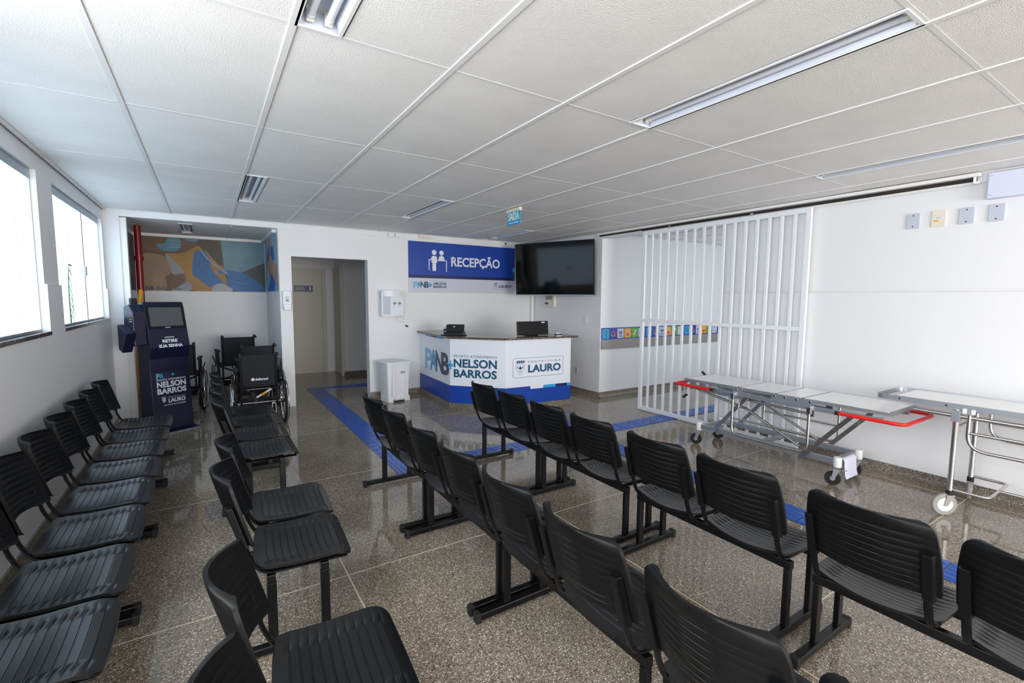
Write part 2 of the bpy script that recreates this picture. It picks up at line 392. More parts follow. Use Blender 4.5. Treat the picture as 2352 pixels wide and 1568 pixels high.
# ------------------------------------------------------------------ windows of the left wall
def window(n, y0, y1, z0, z1, joints, label, lock=None):
    xg = XL-.06
    o = bpy.data.objects.new('window_%d' % n, None); COL.objects.link(o); o.location = (xg, (y0+y1)/2, z0); WM[o.name] = Matrix.Translation(o.location)
    tag(o, label, kind='structure')
    ed = [y0]+joints+[y1]
    for i, (a, b) in enumerate(zip(ed, ed[1:])):
        dx = -.012 if i % 2 else 0
        MB().box(xg-.008+dx, xg+dx, a-.012*(i > 0), b+.012*(i < len(ed)-2), z0+.035, z1-.05).build('pane', 'pane', o)
    for i, j in enumerate(joints):
        MB().box(xg+.0005, xg+.006, j-(.004 if i == 1 else .007), j+(.004 if i == 1 else .007), z0+.04, z1-.075).build('pane_edge', 'trackd' if (lock and i == 1) else 'pedge', o)
    MB().box(xg-.03, xg+.012, y0, y1, z1-.075, z1-.0).build('head_rail', 'alu', o, bevel=.003)
    MB().box(xg-.03, xg+.012, y0, y1, z0+.022, z0+.04).build('bottom_rail', 'alu', o)
    MB().box(xg-.03, XL+.006, y0, y1, z0-.008, z0+.020).build('sill', 'granite', o)
    MB().box(xg-.03, xg+.008, y1-.014, y1, z0+.04, z1-.075).build('side_rail', 'alu', o)
    MB().box(xg-.03, xg+.008, y0, y0+.014, z0+.04, z1-.075).build('side_rail', 'alu', o)
    if lock:
        b = MB().prism(rrect(lock-.035, lock+.035, 1.90, 2.0, .015), 0, .028, Matrix(((0, 0, 1, xg), (1, 0, 0, 0), (0, 1, 0, 0), (0, 0, 0, 1))))
        b.build('lock', 'grey', o, bevel=.004)
    return o
window(1, *W1, [4.0, 4.69], 'frosted sliding window at the left edge of the picture')
window(2, *W2, [6.2, 6.86, 7.48], 'frosted sliding window with a grey lock, next to the alcove', 6.80)
# small palm frond poking in beside the panes of the second window
pf = thing('palm_frond', 'thin green palm leaf at the frosted window with the lock', 'plant', (XL-.035, 5.98, 1.44))
MB().tube([(XL-.035, 5.96, 1.43), (XL-.034, 5.95, 1.65), (XL-.033, 5.97, 1.85), (XL-.03, 6.0, 1.98)], [.006, .005, .004, .002], 6).build('stalk', 'green', pf)
for k, (z, dy, dz) in enumerate([(1.98, .20, -.02), (1.95, .16, -.10), (1.88, .10, -.14), (1.80, .13, -.2), (1.72, .17, -.22), (1.64, .2, -.2), (1.7, -.05, -.2), (1.58, .12, -.16), (1.52, .06, -.1)]):
    y = 5.96; w = .008
    b = MB(); b.add([(XL-.034, y, z), (XL-.030, y+dy*.5, z+dz*.35+w), (XL-.026, y+dy, z+dz), (XL-.030, y+dy*.5, z+dz*.35-w),
                     (XL-.036, y, z), (XL-.032, y+dy*.5, z+dz*.35+w), (XL-.028, y+dy, z+dz), (XL-.032, y+dy*.5, z+dz*.35-w)],
                    [(0, 1, 2, 3), (7, 6, 5, 4), (0, 4, 5, 1), (1, 5, 6, 2), (2, 6, 7, 3), (3, 7, 4, 0)])
    b.build('leaflet', 'green', pf)

# ------------------------------------------------------------------ doors in the passage
d1 = tag(MB().box(1.30, 2.17, 11.20, 11.24, .0005, 2.26).build('door_1', 'door'), 'closed pale door at the end of the passage', kind='structure')
MB().box(2.17, 2.25, 11.17, 11.22, 0, 2.32).build('door_frame', 'door', d1); MB().box(1.22, 1.30, 11.17, 11.22, 0, 2.32).build('door_frame', 'door', d1); MB().box(1.30, 2.17, 11.17, 11.22, 2.26, 2.32).build('door_frame', 'door', d1)
d2 = tag(MB().box(2.40, 2.44, 10.50, 11.10, .01, 2.26).build('door_2', 'door'), 'pale side door in the passage seen edge on', kind='structure')
MB().box(2.38, 2.449, 10.42, 10.50, 0, 2.32).build('door_frame', 'door', d2); MB().box(2.385, 2.449, 10.5, 11.1, 2.26, 2.32).build('door_frame', 'door', d2)
MB().tube(bend([(2.40, 10.56, 1.02), (2.36, 10.56, 1.02), (2.36, 10.66, 1.02)], .015, 3), .008, 8).build('handle', 'alu', d2, smooth=40)
ds = thing('door_sign', 'small dark blue sign with a figure on the passage door', 'sign', (1.79, 11.2, 1.78))
fr = frame((1.60, 11.198, 1.80), (1, 0, 0), (0, 0, 1))
decal([(0, 0), (.38, 0), (.38, .135), (0, .135)], 'pnavy', ds, fr, 'plate', 0, .006)
microprint([(.045, .20, .08, .014), (.035, .22, .045, .018)], 'grey', ds, fr, .0062)
decal(circle(.325, .108, .012), 'pwhite', ds, fr, 'figure_head', .006); decal([(.308, .092), (.342, .092), (.338, .05), (.333, .02), (.317, .02), (.312, .05)], 'pwhite', ds, fr, 'figure_body', .006)

# ------------------------------------------------------------------ sliding gate, its track
gp = XR-.045
g = thing('sliding_gate', 'white barred sliding gate standing half open in front of the corridor', 'gate', (gp, 3.8, 0))
GY0, GY1, GZ0, GZ1 = 2.62, 4.97, .012, 2.695
MB().box(gp-.02, gp+.02, GY1-.055, GY1, GZ0, GZ1).build('stile', 'whitem', g, bevel=.003)
MB().box(gp-.02, gp+.02, GY0, GY0+.055, GZ0, GZ1).build('stile', 'whitem', g, bevel=.003)
for z0, z1 in ((GZ0, GZ0+.055), (1.35, 1.40), (GZ1-.055, GZ1)):
    MB().box(gp-.019, gp+.019, GY0+.055, GY1-.055, z0, z1).build('rail', 'whitem', g, bevel=.003)
for k in range(1, 16):
    y = GY0+.0275+(GY1-GY0-.055)*k/16
    for z0, z1 in ((GZ0+.055, 1.35), (1.40, GZ1-.055)):
        MB().box(gp-.015, gp+.015, y-.014, y+.014, z0, z1).build('bar', 'whitem', g)
for y in (3.3, 4.5): MB().box(gp-.006, gp+.006, y-.02, y+.02, GZ1, GZ1+.035).build('hanger', 'chrome', g)
tk = thing('gate_track', 'white overhead track with a dark slot above the sliding gate', 'track', (XR-.03, 3.63, 2.70))
b = MB(); b.box(XR-.09, XR, 1.30, 5.94, 2.745, 2.775).box(XR-.012, XR, 1.30, 5.94, 2.69, 2.745); b.build('channel', 'wallcream', tk, bevel=.002)
MB().box(XR-.03, XR-.0125, 1.33, 5.94, 2.715, 2.745).build('slot', 'trackd', tk)
MB().box(XR-.075, XR-.0125, 1.33, 1.34, 2.69, 2.745).build('end_stop', 'wallcream', tk)
MB().box(XR-.075, XR-.06, 5.0, 5.94, 2.70, 2.712).build('lower_lip', 'wallcream', tk)
MB().box(XR-.04, XR-.0125, 1.30, 2.62, 2.695, 2.707).build('lower_lip', 'wallcream', tk)

# ================================================================== TACTILE PAVING
def tactile_mesh(kind):
    q = .28; g_ = .003; b = MB(); b.box(g_, q-g_, g_, q-g_, 0, .006)
    if kind == 'line':
        for r in range(4):
            y0 = .022+r*.062
            for x0, x1 in ((.012, .135), (.145, .268)) if r % 2 else ((.012, .07), (.08, .20), (.21, .268)):
                vs = [(x0, y0, .006), (x1, y0, .006), (x1, y0+.045, .006), (x0, y0+.045, .006), (x0+.005, y0+.006, .010), (x1-.005, y0+.006, .010), (x1-.005, y0+.039, .010), (x0+.005, y0+.039, .010)]
                b.add(vs, [(4, 5, 6, 7), (0, 1, 5, 4), (1, 2, 6, 5), (2, 3, 7, 6), (3, 0, 4, 7)])
    else:
        for i in range(5):
            for j in range(5):
                cx, cy = .04+.05*i, .04+.05*j
                b.lathe([(.014, .006), (.009, .010)], Matrix.Translation((cx, cy, 0)), 8)
    me = bpy.data.meshes.new('tactile_'+kind); me.from_pydata([tuple(v) for v in b.v], [], b.f); me.materials.append(M['blue']); return me
TL, TD = tactile_mesh('line'), tactile_mesh('dot')
def strip(label, tiles):
    o = thing('tactile_strip', label, 'tactile paving', (tiles[0][0], tiles[0][1], 0))
    for x, y, kind, rot in tiles:
        t = bpy.data.objects.new('tactile_tile', TD if kind == 'd' else TL); COL.objects.link(t); t.parent = o
        t.location = (x-tiles[0][0]+(.28 if rot else 0), y-tiles[0][1], 0.0005); t.rotation_euler = (0, 0, pi/2 if rot else 0)
    return o
Q = .28
strip('blue tactile strip running from the passage doorway to the middle of the room', [(1.475, 4.25+Q*k, 'd' if k < 2 else 'l', 1) for k in range(17)])
strip('blue tactile strip turning right inside the passage', [(1.475+Q*k, 9.01, 'd' if k < 3 else 'l', 0) for k in range(6)])
strip('blue tactile strip crossing the room towards the barred gate', [(1.755+Q*k, 4.26, 'd' if k in (7, 8) else 'l', 0) for k in range(20)])
strip('blue tactile strip running lengthwise past the stretchers', [(3.715, 4.26-Q*(k+1), 'l', 1) for k in range(20)])
strip('short blue tactile strip leading up to the reception counter', [(3.88, 4.54+Q*k, 'l', 1) for k in range(3)])

# ================================================================== WAITING BENCHES
def shell(fn_top, fn_bot, nu, vs_):
    """closed thin shell from two surface functions of (u,v)"""
    b = MB(); us = [-1+2*i/(nu-1) for i in range(nu)]; nv = len(vs_)
    top = [fn_top(u, v) for v in vs_ for u in us]; bot = [fn_bot(u, v) for v in vs_ for u in us]; k = nu*nv
    fs = []
    for j in range(nv-1):
        for i in range(nu-1):
            a = j*nu+i; fs.append((a, a+1, a+nu+1, a+nu)); fs.append((k+a, k+a+nu, k+a+nu+1, k+a+1))
    for i in range(nu-1):
        fs.append((i+1, i, k+i, k+i+1)); a = (nv-1)*nu+i; fs.append((a, a+1, k+a+1, k+a))
    for j in range(nv-1):
        a = j*nu; fs.append((a, a+nu, k+a+nu, k+a)); a = j*nu+nu-1; fs.append((a+nu, a, k+a, k+a+nu))
    return b.add(top+bot, fs)
def corner(t, r, L_):            # width factor loss near an end, t = distance from end
    if t >= r: return 0
    return r-math.sqrt(max(0, r*r-(r-t)**2))
def groove_samples(a, b, n, w):
    out = [0, .012, .03, .06]; gs = [a+(b-a)*k/(n-1) for k in range(n)]
    for q in gs: out += [q-w, q-w*.45, q+w*.45, q+w]
    out += [.94, .97, .988, 1]
    return sorted(set(round(x, 5) for x in out)), gs
SV, SG = groove_samples(.13, .90, 11, .008)
SD, SW = .42, .242
def seat_xyz(u, v, dz=0):
    x = .140+SD*v; t = min(v, 1-v)*SD
    hw = SW*(.96+.04*min(1, v*1.6))-corner(t, .045, 1)
    arc = .018*(1-u*u)*(v-.75)
    z = .421+.022*u*u*(1-.6*v)-.016*math.exp(-((v-.4)/.28)**2)*(1-.5*u*u)-.026*max(0, (v-.8)/.2)**2+.006*v
    return Vector((x+arc, u*hw, z-dz))
def seat_top(u, v):
    p = seat_xyz(u, v)
    if abs(u) < .84:
        for q in SG:
            if abs(v-q) < .0045: p.z -= .0028
    return p
seat_b = shell(seat_top, lambda u, v: seat_xyz(u, v, .014), 15, SV)
BV, BG = groove_samples(.14, .82, 8, .012)
BV = sorted(set(BV+[.90, .92, .955, .98]))
def back_xyz(u, v, dx=0):
    hgt = .318; t = (1-v)*hgt
    hw = .240-.022*max(0, (v-.4)/.6)**1.5-corner(t, .045, 1)-corner(v*hgt, .018, 1)
    x = .058-.088*v+.078*u*u
    z = .548+hgt*v+.016*(1-u*u)*max(0, 1-v*4)-.006*u*u*v
    return Vector((x-dx, u*hw, z))
def groove_b(u, v, dx, s):
    p = back_xyz(u, v, dx)
    if abs(u) < .78:
        for q in BG:
            if abs(v-q) < .0065: p.x += s*.0018
    return p
back_b = shell(lambda u, v: groove_b(u, v, 0, -1), lambda u, v: groove_b(u, v, .014, 1), 15, BV)
def make_bench():
    o = thing('waiting_bench', 'x', 'bench', (0, 0, 0), 0, 'black two seat waiting benches')
    for cy in (-.26, .26):
        b = MB(); b.v = [p+Vector((0, cy, 0)) for p in seat_b.v]; b.f = list(seat_b.f); st = b.build('seat', 'blackseat', o, False, smooth=45)
        b = MB(); b.v = [p+Vector((0, cy, 0)) for p in back_b.v]; b.f = list(back_b.f); bk = b.build('backrest', 'black', o, False, smooth=45)
        for s in (-1, 1):
            y = cy+s*.205
            e0 = back_xyz(s*.87, -.04, .016); e1 = back_xyz(s*.87, .62, .016)
            b = MB(); vs = []
            for e, w in ((e0, .022), (e1, .020)):
                for dx, dy in ((.006, -w), (.006, w), (-.026, w*.8), (-.026, -w*.8)): vs.append((e.x+dx, cy+s*.207+dy, e.z))
            b.add(vs, [(0, 1, 2, 3), (7, 6, 5, 4), (0, 4, 5, 1), (1, 5, 6, 2), (2, 6, 7, 3), (3, 7, 4, 0)])
            b.build('sleeve', 'black', bk, False, bevel=.004)
            pts = bend([(e0.x-.012, y, e0.z+.05), (e0.x-.006, y, e0.z-.02), (e0.x+.045, y, .397), (.54, y, .392)], .07, 5)
            MB().tube(pts, .015, 8, ry=.009).build('frame_tube', 'blackm', o, False, smooth=50)
    for x in (.195, .43):
        MB().box(x-.018, x+.018, -.50, .50, .352, .395).build('beam', 'blackm', o, False, bevel=.004)
    for s in (-1, 1):
        y = s*.48
        ft = MB().box(.012, .538, y-.02, y+.02, .012, .05).build('foot_bar', 'blackm', o, False, bevel=.006)
        for x0, x1 in ((0, .03), (.52, .55)): MB().box(x0, x1, y-.0225, y+.0225, 0, .053).build('end_cap', 'rubber', ft, False, bevel=.005)
        for x in (.195, .43): MB().box(x-.021, x+.021, y-.013, y+.013, .05, .352).build('post', 'blackm', o, False, bevel=.003)
    return o
rowsb = [
  ('A', -.915, [(5.62, 0, 'black waiting bench under the windows, farthest, beside the ticket kiosk'), (4.60, 0, 'black waiting bench under the windows, second from the ticket kiosk'),
                (3.56, 0, 'black waiting bench under the windows, third from the ticket kiosk'), (2.50, 0, 'black waiting bench under the windows, nearest, in the bottom left corner')]),
  ('B', .03, [(5.68, 0, 'black waiting bench directly in front of the wheelchairs'), (4.62, 0, 'black waiting bench in the second row, near end beside the open gap'),
              (2.87, -3, 'black waiting bench standing alone in the second row after the gap'), (1.37, -4, 'black waiting bench in the second row, closest to the camera, cut off below')]),
  ('C', 1.105, [(3.66, 0, 'black waiting bench at the far end of the third row, over the blue strip'), (2.60, 0, 'black waiting bench in the third row, second from the far end'),
                (1.57, 0, 'black waiting bench in the third row, third from the far end'), (.50, 0, 'black waiting bench in the third row, cut by the bottom edge')]),
  ('D', 2.20, [(3.75, 0, 'black waiting bench in the row nearest the right wall, far end before the counter'), (2.71, 0, 'black waiting bench in the row nearest the right wall, second from the counter'),
               (1.62, 0, 'black waiting bench in the row nearest the right wall, opposite the red handles'), (.52, 0, 'black waiting bench in the row nearest the right wall, cut by the right edge')]),
]
proto = make_bench(); first = True
for nm, x, lst in rowsb:
    for y, rz, lab in lst:
        o = proto if first else copy_tree(proto); first = False
        o.location = (x - (.05 if rz == -4 else 0), y, 0); o.rotation_euler = (0, 0, radians(rz)); o['label'] = lab

# ================================================================== RECEPTION COUNTER
c0, c1, c2, c3 = Vector((3.14, YB-.002)), Vector((3.07, 6.49)), Vector((3.66, 5.84)), Vector((4.83, 5.76))
ct = thing('reception_counter', 'white and blue faceted reception counter printed with the clinic name', 'counter', (3.7, 6.3, 0))
def offset_line(pts, d):
    out = []
    for i, p in enumerate(pts):
        ns = []
        if i: t = (p-pts[i-1]).normalized(); ns.append(Vector((t.y, -t.x)))
        if i < len(pts)-1: t = (pts[i+1]-p).normalized(); ns.append(Vector((t.y, -t.x)))
        n = sum(ns, Vector((0, 0))).normalized(); k = d/max(.3, n.dot(ns[0])); out.append(p+n*k)
    return out
PL = [c0, c1, c2, c3]
def band(d0, d1, z0, z1): return MB().prism([tuple(p) for p in offset_line(PL, d0)]+[tuple(p) for p in offset_line(PL, d1)[::-1]], z0, z1)
# outward (towards the room) is the right hand side seen along c0->c3 reversed: negative offset
sgn = -1 if offset_line(PL, .1)[1].x > c1.x else 1
band(sgn*.0, sgn*-.10, .095, 1.08).build('panel', 'pwhite', ct)
b = MB()
for d0, z0, z1 in ((.05, .0005, .012), (.03, .012, .03), (.018, .03, .095)): b2 = band(sgn*d0, sgn*-.10, z0, z1); b.add(b2.v, b2.f)
b.build('plinth', 'skirt', ct)
tp = [c0+Vector((0, 0)), c1, c2, c3+Vector((.12, 0))]
fo = offset_line(tp, sgn*.05); bi = offset_line(tp, sgn*-.42); fo[0].y = bi[0].y = YB-.002
MB().prism([tuple(p) for p in fo]+[tuple(p) for p in bi[::-1]], 1.08, 1.11).build('worktop', 'granite', ct, bevel=.003)
def face(a, b_): return frame((a.x, a.y, 0), (b_.x-a.x, b_.y-a.y, 0), (0, 0, 1)), (b_-a).length
for (a, b_) in ((c0, c1), (c1, c2), (c2, c3)):
    fr, ln = face(a, b_)
    poly = [(0, .096), (ln, .096), (ln, .362), (0, .362)]
    if a is c2: poly = [(0, .096), (ln, .096), (ln, .318), (.43, .318), (.43, .362), (0, .362)]
    decal(poly, 'pblue', ct, fr, 'blue_band', .0005, .002)
f1, l1 = face(c0, c1); f2, l2 = face(c1, c2); f3, l3 = face(c2, c3)
for x0, x1, m in ((.665, .892, 'pcyan'), (.892, 1.109, 'pnavy'), (1.109, l3, 'pcyan')): decal([(x0, .318), (x1, .318), (x1, .362), (x0, .362)], m, ct, f3, 'colour_block', .0005, .002)
for x0, x1, m in ((.32, .58, 'pcyan'), (.58, .84, 'pnavy'), (.84, 1.12, 'pcyan')): decal([(x0, 1.045), (x1, 1.045), (x1, 1.079), (x0, 1.079)], m, ct, f1, 'colour_block', .0005, .002)
def panb(par, fr, x0, x1, z0, z1, plus, bold=.035):
    w = x1-x0
    for ch, a, b_, m, lf in (('P', 0, .30, 'pice', .001), ('A', .22, .53, 'psteel', .0018), ('N', .46, .76, 'pteal', .001), ('B', .70, 1.0, 'pgrn', .0018)):
        lettering(ch, (x0+a*w, x0+b_*w, z0, z1), m, par, fr, bold, lift=lf)
    if plus:
        cx, cz, r = plus; q = r*.36
        decal([(cx-q, cz-r), (cx+q, cz-r), (cx+q, cz-q), (cx+r, cz-q), (cx+r, cz+q), (cx+q, cz+q), (cx+q, cz+r), (cx-q, cz+r), (cx-q, cz+q), (cx-r, cz+q), (cx-r, cz-q), (cx-q, cz-q)], 'pcyan', par, fr, 'plus_mark', .003, .001)
panb(ct, f1, .29, 1.36, .49, .84, None)
cz, r, q = .675, .07, .022
decal([(0, cz-r), (q, cz-r), (q, cz-q), (.05, cz-q), (.05, cz+q), (q, cz+q), (q, cz+r), (0, cz+r)], 'pcyan', ct, f2, 'plus_mark', .001, .001)
decal([(l1-.07, cz-q), (l1, cz-q), (l1, cz+q), (l1-.07, cz+q)], 'pcyan', ct, f1, 'plus_mark', .004, .001)
lettering('PRONTO ATENDIMENTO', (.06, .745, .797, .834), 'pteal', ct, f2, .0, spacing=1.2)
lettering('NELSON', (.06, .745, .642, .774), 'pteal', ct, f2, .03)
lettering('BARROS', (.06, .745, .49, .616), 'pteal', ct, f2, .03)
def city_mark(par, fr, x0, x1, z0, z1, ink, box=True, crest=True):
    w, h = x1-x0, z1-z0
    if box: ring(rrect(x0, x1, z0, z1, .1*h), rrect(x0+.015*h, x1-.015*h, z0+.015*h, z1-.015*h, .09*h), .001, .002, fr).build('mark_frame', ink, par)
    X = lambda a: x0+a*w
    Zz = lambda a: z0+a*h
    b = MB()
    if crest:
        for k in range(4):       # turreted crown
            a = .07+.04*k; b.prism([(X(a), Zz(.74)), (X(a+.028), Zz(.74)), (X(a+.034), Zz(.88)), (X(a+.022), Zz(.84)), (X(a+.014), Zz(.89)), (X(a+.006), Zz(.84)), (X(a-.006), Zz(.88))], .001, .002, fr)
        t = .006
        for pts in ([(.06, .40), (.06, .66), (.14, .69), (.22, .66), (.22, .40)], [(.08, .33), (.10, .36), (.12, .33), (.14, .36), (.16, .33), (.18, .36), (.20, .33)], [(.09, .26), (.11, .29), (.13, .26), (.15, .29), (.17, .26), (.19, .29)], [(.11, .19), (.14, .15), (.17, .19)]):
            for p, q_ in zip(pts, pts[1:]):
                d = Vector((X(q_[0])-X(p[0]), Zz(q_[1])-Zz(p[1]))); n = Vector((-d.y, d.x)).normalized()*t*h*1.2
                P, Qq = Vector((X(p[0]), Zz(p[1]))), Vector((X(q_[0]), Zz(q_[1])))
                b.prism([tuple(P+n), tuple(P-n), tuple(Qq-n), tuple(Qq+n)], .001, .002, fr)
        b.prism([(X(.135), Zz(.62)), (X(.145), Zz(.62)), (X(.15), Zz(.52)), (X(.165), Zz(.42)), (X(.115), Zz(.42)), (X(.13), Zz(.52))], .001, .002, fr)   # bird
        for s in (-1, 1): b.prism([(X(.14), Zz(.55)), (X(.14+s*.03), Zz(.50)), (X(.14+s*.06), Zz(.60)), (X(.14+s*.05), Zz(.47)), (X(.14), Zz(.48))], .001, .002, fr)
        b.build('crest', ink, par)
    lettering('PREFEITURA', (X(.29), X(.95), Zz(.74), Zz(.82)), ink, par, fr, .005, spacing=1.6)
    lettering('LAURO', (X(.29), X(.95), Zz(.22), Zz(.63)), ink, par, fr, .035)
city_mark(ct, f3, .124, 1.03, .505, .80, 'pteal')

# ------------------------------------------------------------------ things on the counter
pr = thing('printer', 'small black label printer with an upright tray on the counter', 'printer', (3.27, 6.72, 1.11), radians(-38))
B = lambda *a: MB().box(*a)
B(-.15, .15, -.10, .10, .004, .05).build('base', 'blackm', pr, False, bevel=.008)
B(-.20, .20, -.15, -.05, .0, .012).build('output_tray', 'black', pr, False, bevel=.004)
MB().box(-.14, .14, 0, .02, .03, .17, Matrix.Rotation(radians(-12), 4, 'X')).build('paper_tray', 'black', pr, False, bevel=.006)
B(-.15, -.03, .03, .10, .05, .15).build('feed_housing', 'blackm', pr, False, bevel=.01)
B(-.03, .0, -.004, .0, .125, .138).build('sticker', 'pwhite', pr, False)
for k, m in enumerate(('pblue', 'pnavy', 'grey')): MB().cyl((-.15, .06, .03+.045*k), (-.20, .05, .03+.045*k), .018, 10).build('cable_plug', m, pr, False, smooth=40)
mo = thing('monitor', 'back of a low black monitor on the right side of the counter', 'monitor', (4.29, 6.04, 1.11), radians(-3))
MB().box(-.285, .285, -.015, .015, .008, .225, Matrix.Rotation(radians(-6), 4, 'X')).build('back_cover', 'blackm', mo, False, bevel=.006)
MB().box(-.28, .28, .0152, .017, .02, .215, Matrix.Rotation(radians(-6), 4, 'X')).build('screen', 'screen', mo, False)
B(-.10, .10, .0, .14, 0, .01).build('stand', 'blackm', mo, False, bevel=.003)
MB().box(.16, .22, -.0165, -.015, .195, .212, Matrix.Rotation(radians(-6), 4, 'X')).build('sticker', 'pwhite', mo, False)
st = thing('stapler', 'small chrome stapler lying at the right end of the counter', 'stapler', (4.78, 6.02, 1.11), radians(10))
B(-.07, .07, -.018, .018, 0, .010).build('base', 'blackm', st, False, bevel=.002)
MB().prism([(-.07, .012), (.065, .012), (.065, .022), (.02, .036), (-.06, .034)], -.016, .016, Matrix(((1, 0, 0, 0), (0, 0, 1, 0), (0, 1, 0, 0), (0, 0, 0, 1)))).build('arm', 'chrome', st, False, bevel=.003)

# ================================================================== SIGNS ON THE BACK WALL
bn = thing('reception_banner', 'large blue and grey reception banner on the back wall', 'sign', (4.04, YB, 1.78))
fb = frame((2.945, YB-.012, 0), (1, 0, 0), (0, 0, 1)); BW = 2.19
MB().prism([(0, 1.782), (BW, 1.782), (BW, 2.665), (0, 2.665)], -.011, 0, fb).build('board', 'lgrey', bn)
decal([(0, 2.035), (BW, 2.035), (BW, 2.665), (0, 2.665)], 'pblue', bn, fb, 'blue_field', .0003, .001)
decal([(0, 2.035), (BW, 2.035), (BW, 2.088), (0, 2.088)], 'pnavy', bn, fb, 'navy_stripe', .0013, .001)
for z0, z1, m in ((2.20, 2.285, 'pcyan'), (2.125, 2.20, 'pteal'), (2.04, 2.125, 'pblue')): decal([(2.135, z0), (BW, z0), (BW, z1), (2.135, z1)], m, bn, fb, 'colour_block', .0023, .001)
lettering('RECEPÇÃO', (.81, 1.84, 2.222, 2.47), 'pwhite', bn, fb, .024, lift=.0015)
b = MB()
b.prism(circle(.48, 2.49, .045), .0015, .0025, fb); b.prism(circle(.62, 2.488, .043), .0015, .0025, fb)
b.prism([(.425, 2.40), (.44, 2.425), (.48, 2.435), (.52, 2.425), (.535, 2.40), (.535, 2.32), (.515, 2.31), (.515, 2.18), (.50, 2.165), (.46, 2.165), (.445, 2.18), (.445, 2.31), (.425, 2.32)], .0015, .0025, fb)
b.prism([(.565, 2.36), (.565, 2.40), (.585, 2.43), (.62, 2.438), (.655, 2.43), (.675, 2.40), (.675, 2.36)], .0015, .0025, fb)
b.prism([(.375, 2.18), (.39, 2.18), (.39, 2.355), (.43, 2.355), (.43, 2.37), (.375, 2.37)], .0015, .0025, fb)
b.prism([(.53, 2.345), (.71, 2.345), (.71, 2.16), (.725, 2.16), (.725, 2.36), (.53, 2.36)], .0015, .0025, fb)
b.build('people_icon', 'pwhite', bn)
panb(bn, fb, .088, .375, 1.865, 1.972, (.40, 1.915, .035))
lettering('NELSON', (.462, .714, 1.922, 1.962), 'pnavy', bn, fb, .03); lettering('BARROS', (.462, .714, 1.868, 1.908), 'pnavy', bn, fb, .03)
lettering('PRONTO ATENDIMENTO', (.462, .714, 1.974, 1.984), 'pteal', bn, fb, 0)
city_mark(bn, fb, 1.695, 2.13, 1.862, 1.998, 'pgrn')

# mural printed on the alcove walls
mu = thing('mural', 'wide vaccination photo mural with blue gloves on the alcove back wall', 'mural', (0, 9.795, 1.77))
fm = frame((0, 9.795, 0), (1, 0, 0), (0, 0, 1))
mc = lambda n, c: M.setdefault(n, mat(n, c, .45, vary=.16, vscale=4)) and n
mc('mu_brown', (97, 65, 33)); mc('mu_skin', (147, 119, 90)); mc('mu_face', (109, 75, 43)); mc('mu_mask', (75, 132, 156)); mc('mu_amber', (164, 117, 36)); mc('mu_dk', (65, 48, 31))
mc('mu_pale', (147, 151, 159)); mc('mu_sky', (102, 142, 156)); mc('mu_slate', (55, 65, 70)); mc('mu_glove', (18, 100, 160)); mc('mu_glove2', (14, 78, 134)); mc('mu_strap', (144, 147, 149)); mc('mu_cuff', (159, 166, 173))
def chaikin(p, n=2):
    for _ in range(n): p = [q for a, b in zip(p, p[1:]+p[:1]) for q in ((a[0]*.75+b[0]*.25, a[1]*.75+b[1]*.25), (a[0]*.25+b[0]*.75, a[1]*.25+b[1]*.75))]
    return p
SHARP = ('backdrop', 'wall', 'shade', 'syringe', 'finger_fold', 'mask_fold')
def mp(n, m, pts, l): pts = pts if n in SHARP else chaikin(pts); decal([(max(-.94, min(.92, x)), max(1.772, min(2.654, z))) for x, z in pts], m, mu, fm, n, l, .0006)
mp('backdrop', 'mu_brown', [(-.94, 1.772), (.92, 1.772), (.92, 2.654), (-.94, 2.654)], 0)
mp('shoulder', 'mu_skin', [(-0.87, 2.39), (-0.70, 2.385), (-0.57, 2.36), (-0.52, 2.30), (-0.49, 2.22), (-0.48, 2.05), (-0.58, 2.02), (-0.53, 1.84), (-0.60, 1.75), (-0.89, 1.75)], .001)
mp('face', 'mu_face', [(-0.86, 2.66), (-0.51, 2.66), (-0.54, 2.56), (-0.58, 2.39), (-0.77, 2.44), (-0.86, 2.5)], .0014)
mp('amber_field', 'mu_amber', [(-0.56, 2.4), (-0.47, 2.4), (-0.35, 2.39), (-0.2, 2.47), (-0.08, 2.56), (0.12, 2.52), (0.2, 2.3), (0.29, 2.18), (0.36, 1.76), (-0.22, 1.76), (-0.31, 1.96), (-0.28, 2.08), (-0.36, 2.15), (-0.45, 2.32)], .001)
mp('hair', 'mu_dk', [(-0.12, 2.66), (0.25, 2.66), (0.28, 2.15), (0.1, 2.35), (0.06, 2.45), (-.05, 2.5)], .0015)
mp('wall', 'mu_sky', [(0.25, 2.66), (0.93, 2.68), (0.93, 2.30), (0.53, 2.11), (0.28, 2.15)], .002)
mp('shade', 'mu_slate', [(0.28, 2.1), (0.53, 2.11), (0.93, 2.30), (0.93, 1.77), (0.36, 1.76)], .002)
mp('strap', 'mu_strap', [(-0.56, 2.39), (-0.52, 2.38), (-0.42, 2.28), (-0.32, 2.13), (-0.29, 2.07), (-0.32, 2.06), (-0.48, 2.03), (-0.49, 2.22)], .0022)
mp('hand', 'mu_face', [(-0.46, 2.03), (-0.38, 2.06), (-0.32, 2.07), (-0.26, 1.97), (-0.33, 1.9), (-0.52, 1.81), (-0.51, 1.87)], .0028)
mp('sleeve', 'mu_pale', [(-0.54, 1.76), (-0.4, 1.84), (-0.25, 1.95), (-0.19, 1.89), (-0.21, 1.76)], .003)
mp('face_mask', 'mu_mask', [(-0.51, 2.66), (-0.33, 2.66), (-0.31, 2.56), (-0.34, 2.48), (-0.41, 2.43), (-0.56, 2.43), (-0.64, 2.47), (-0.67, 2.55), (-0.54, 2.54)], .0024)
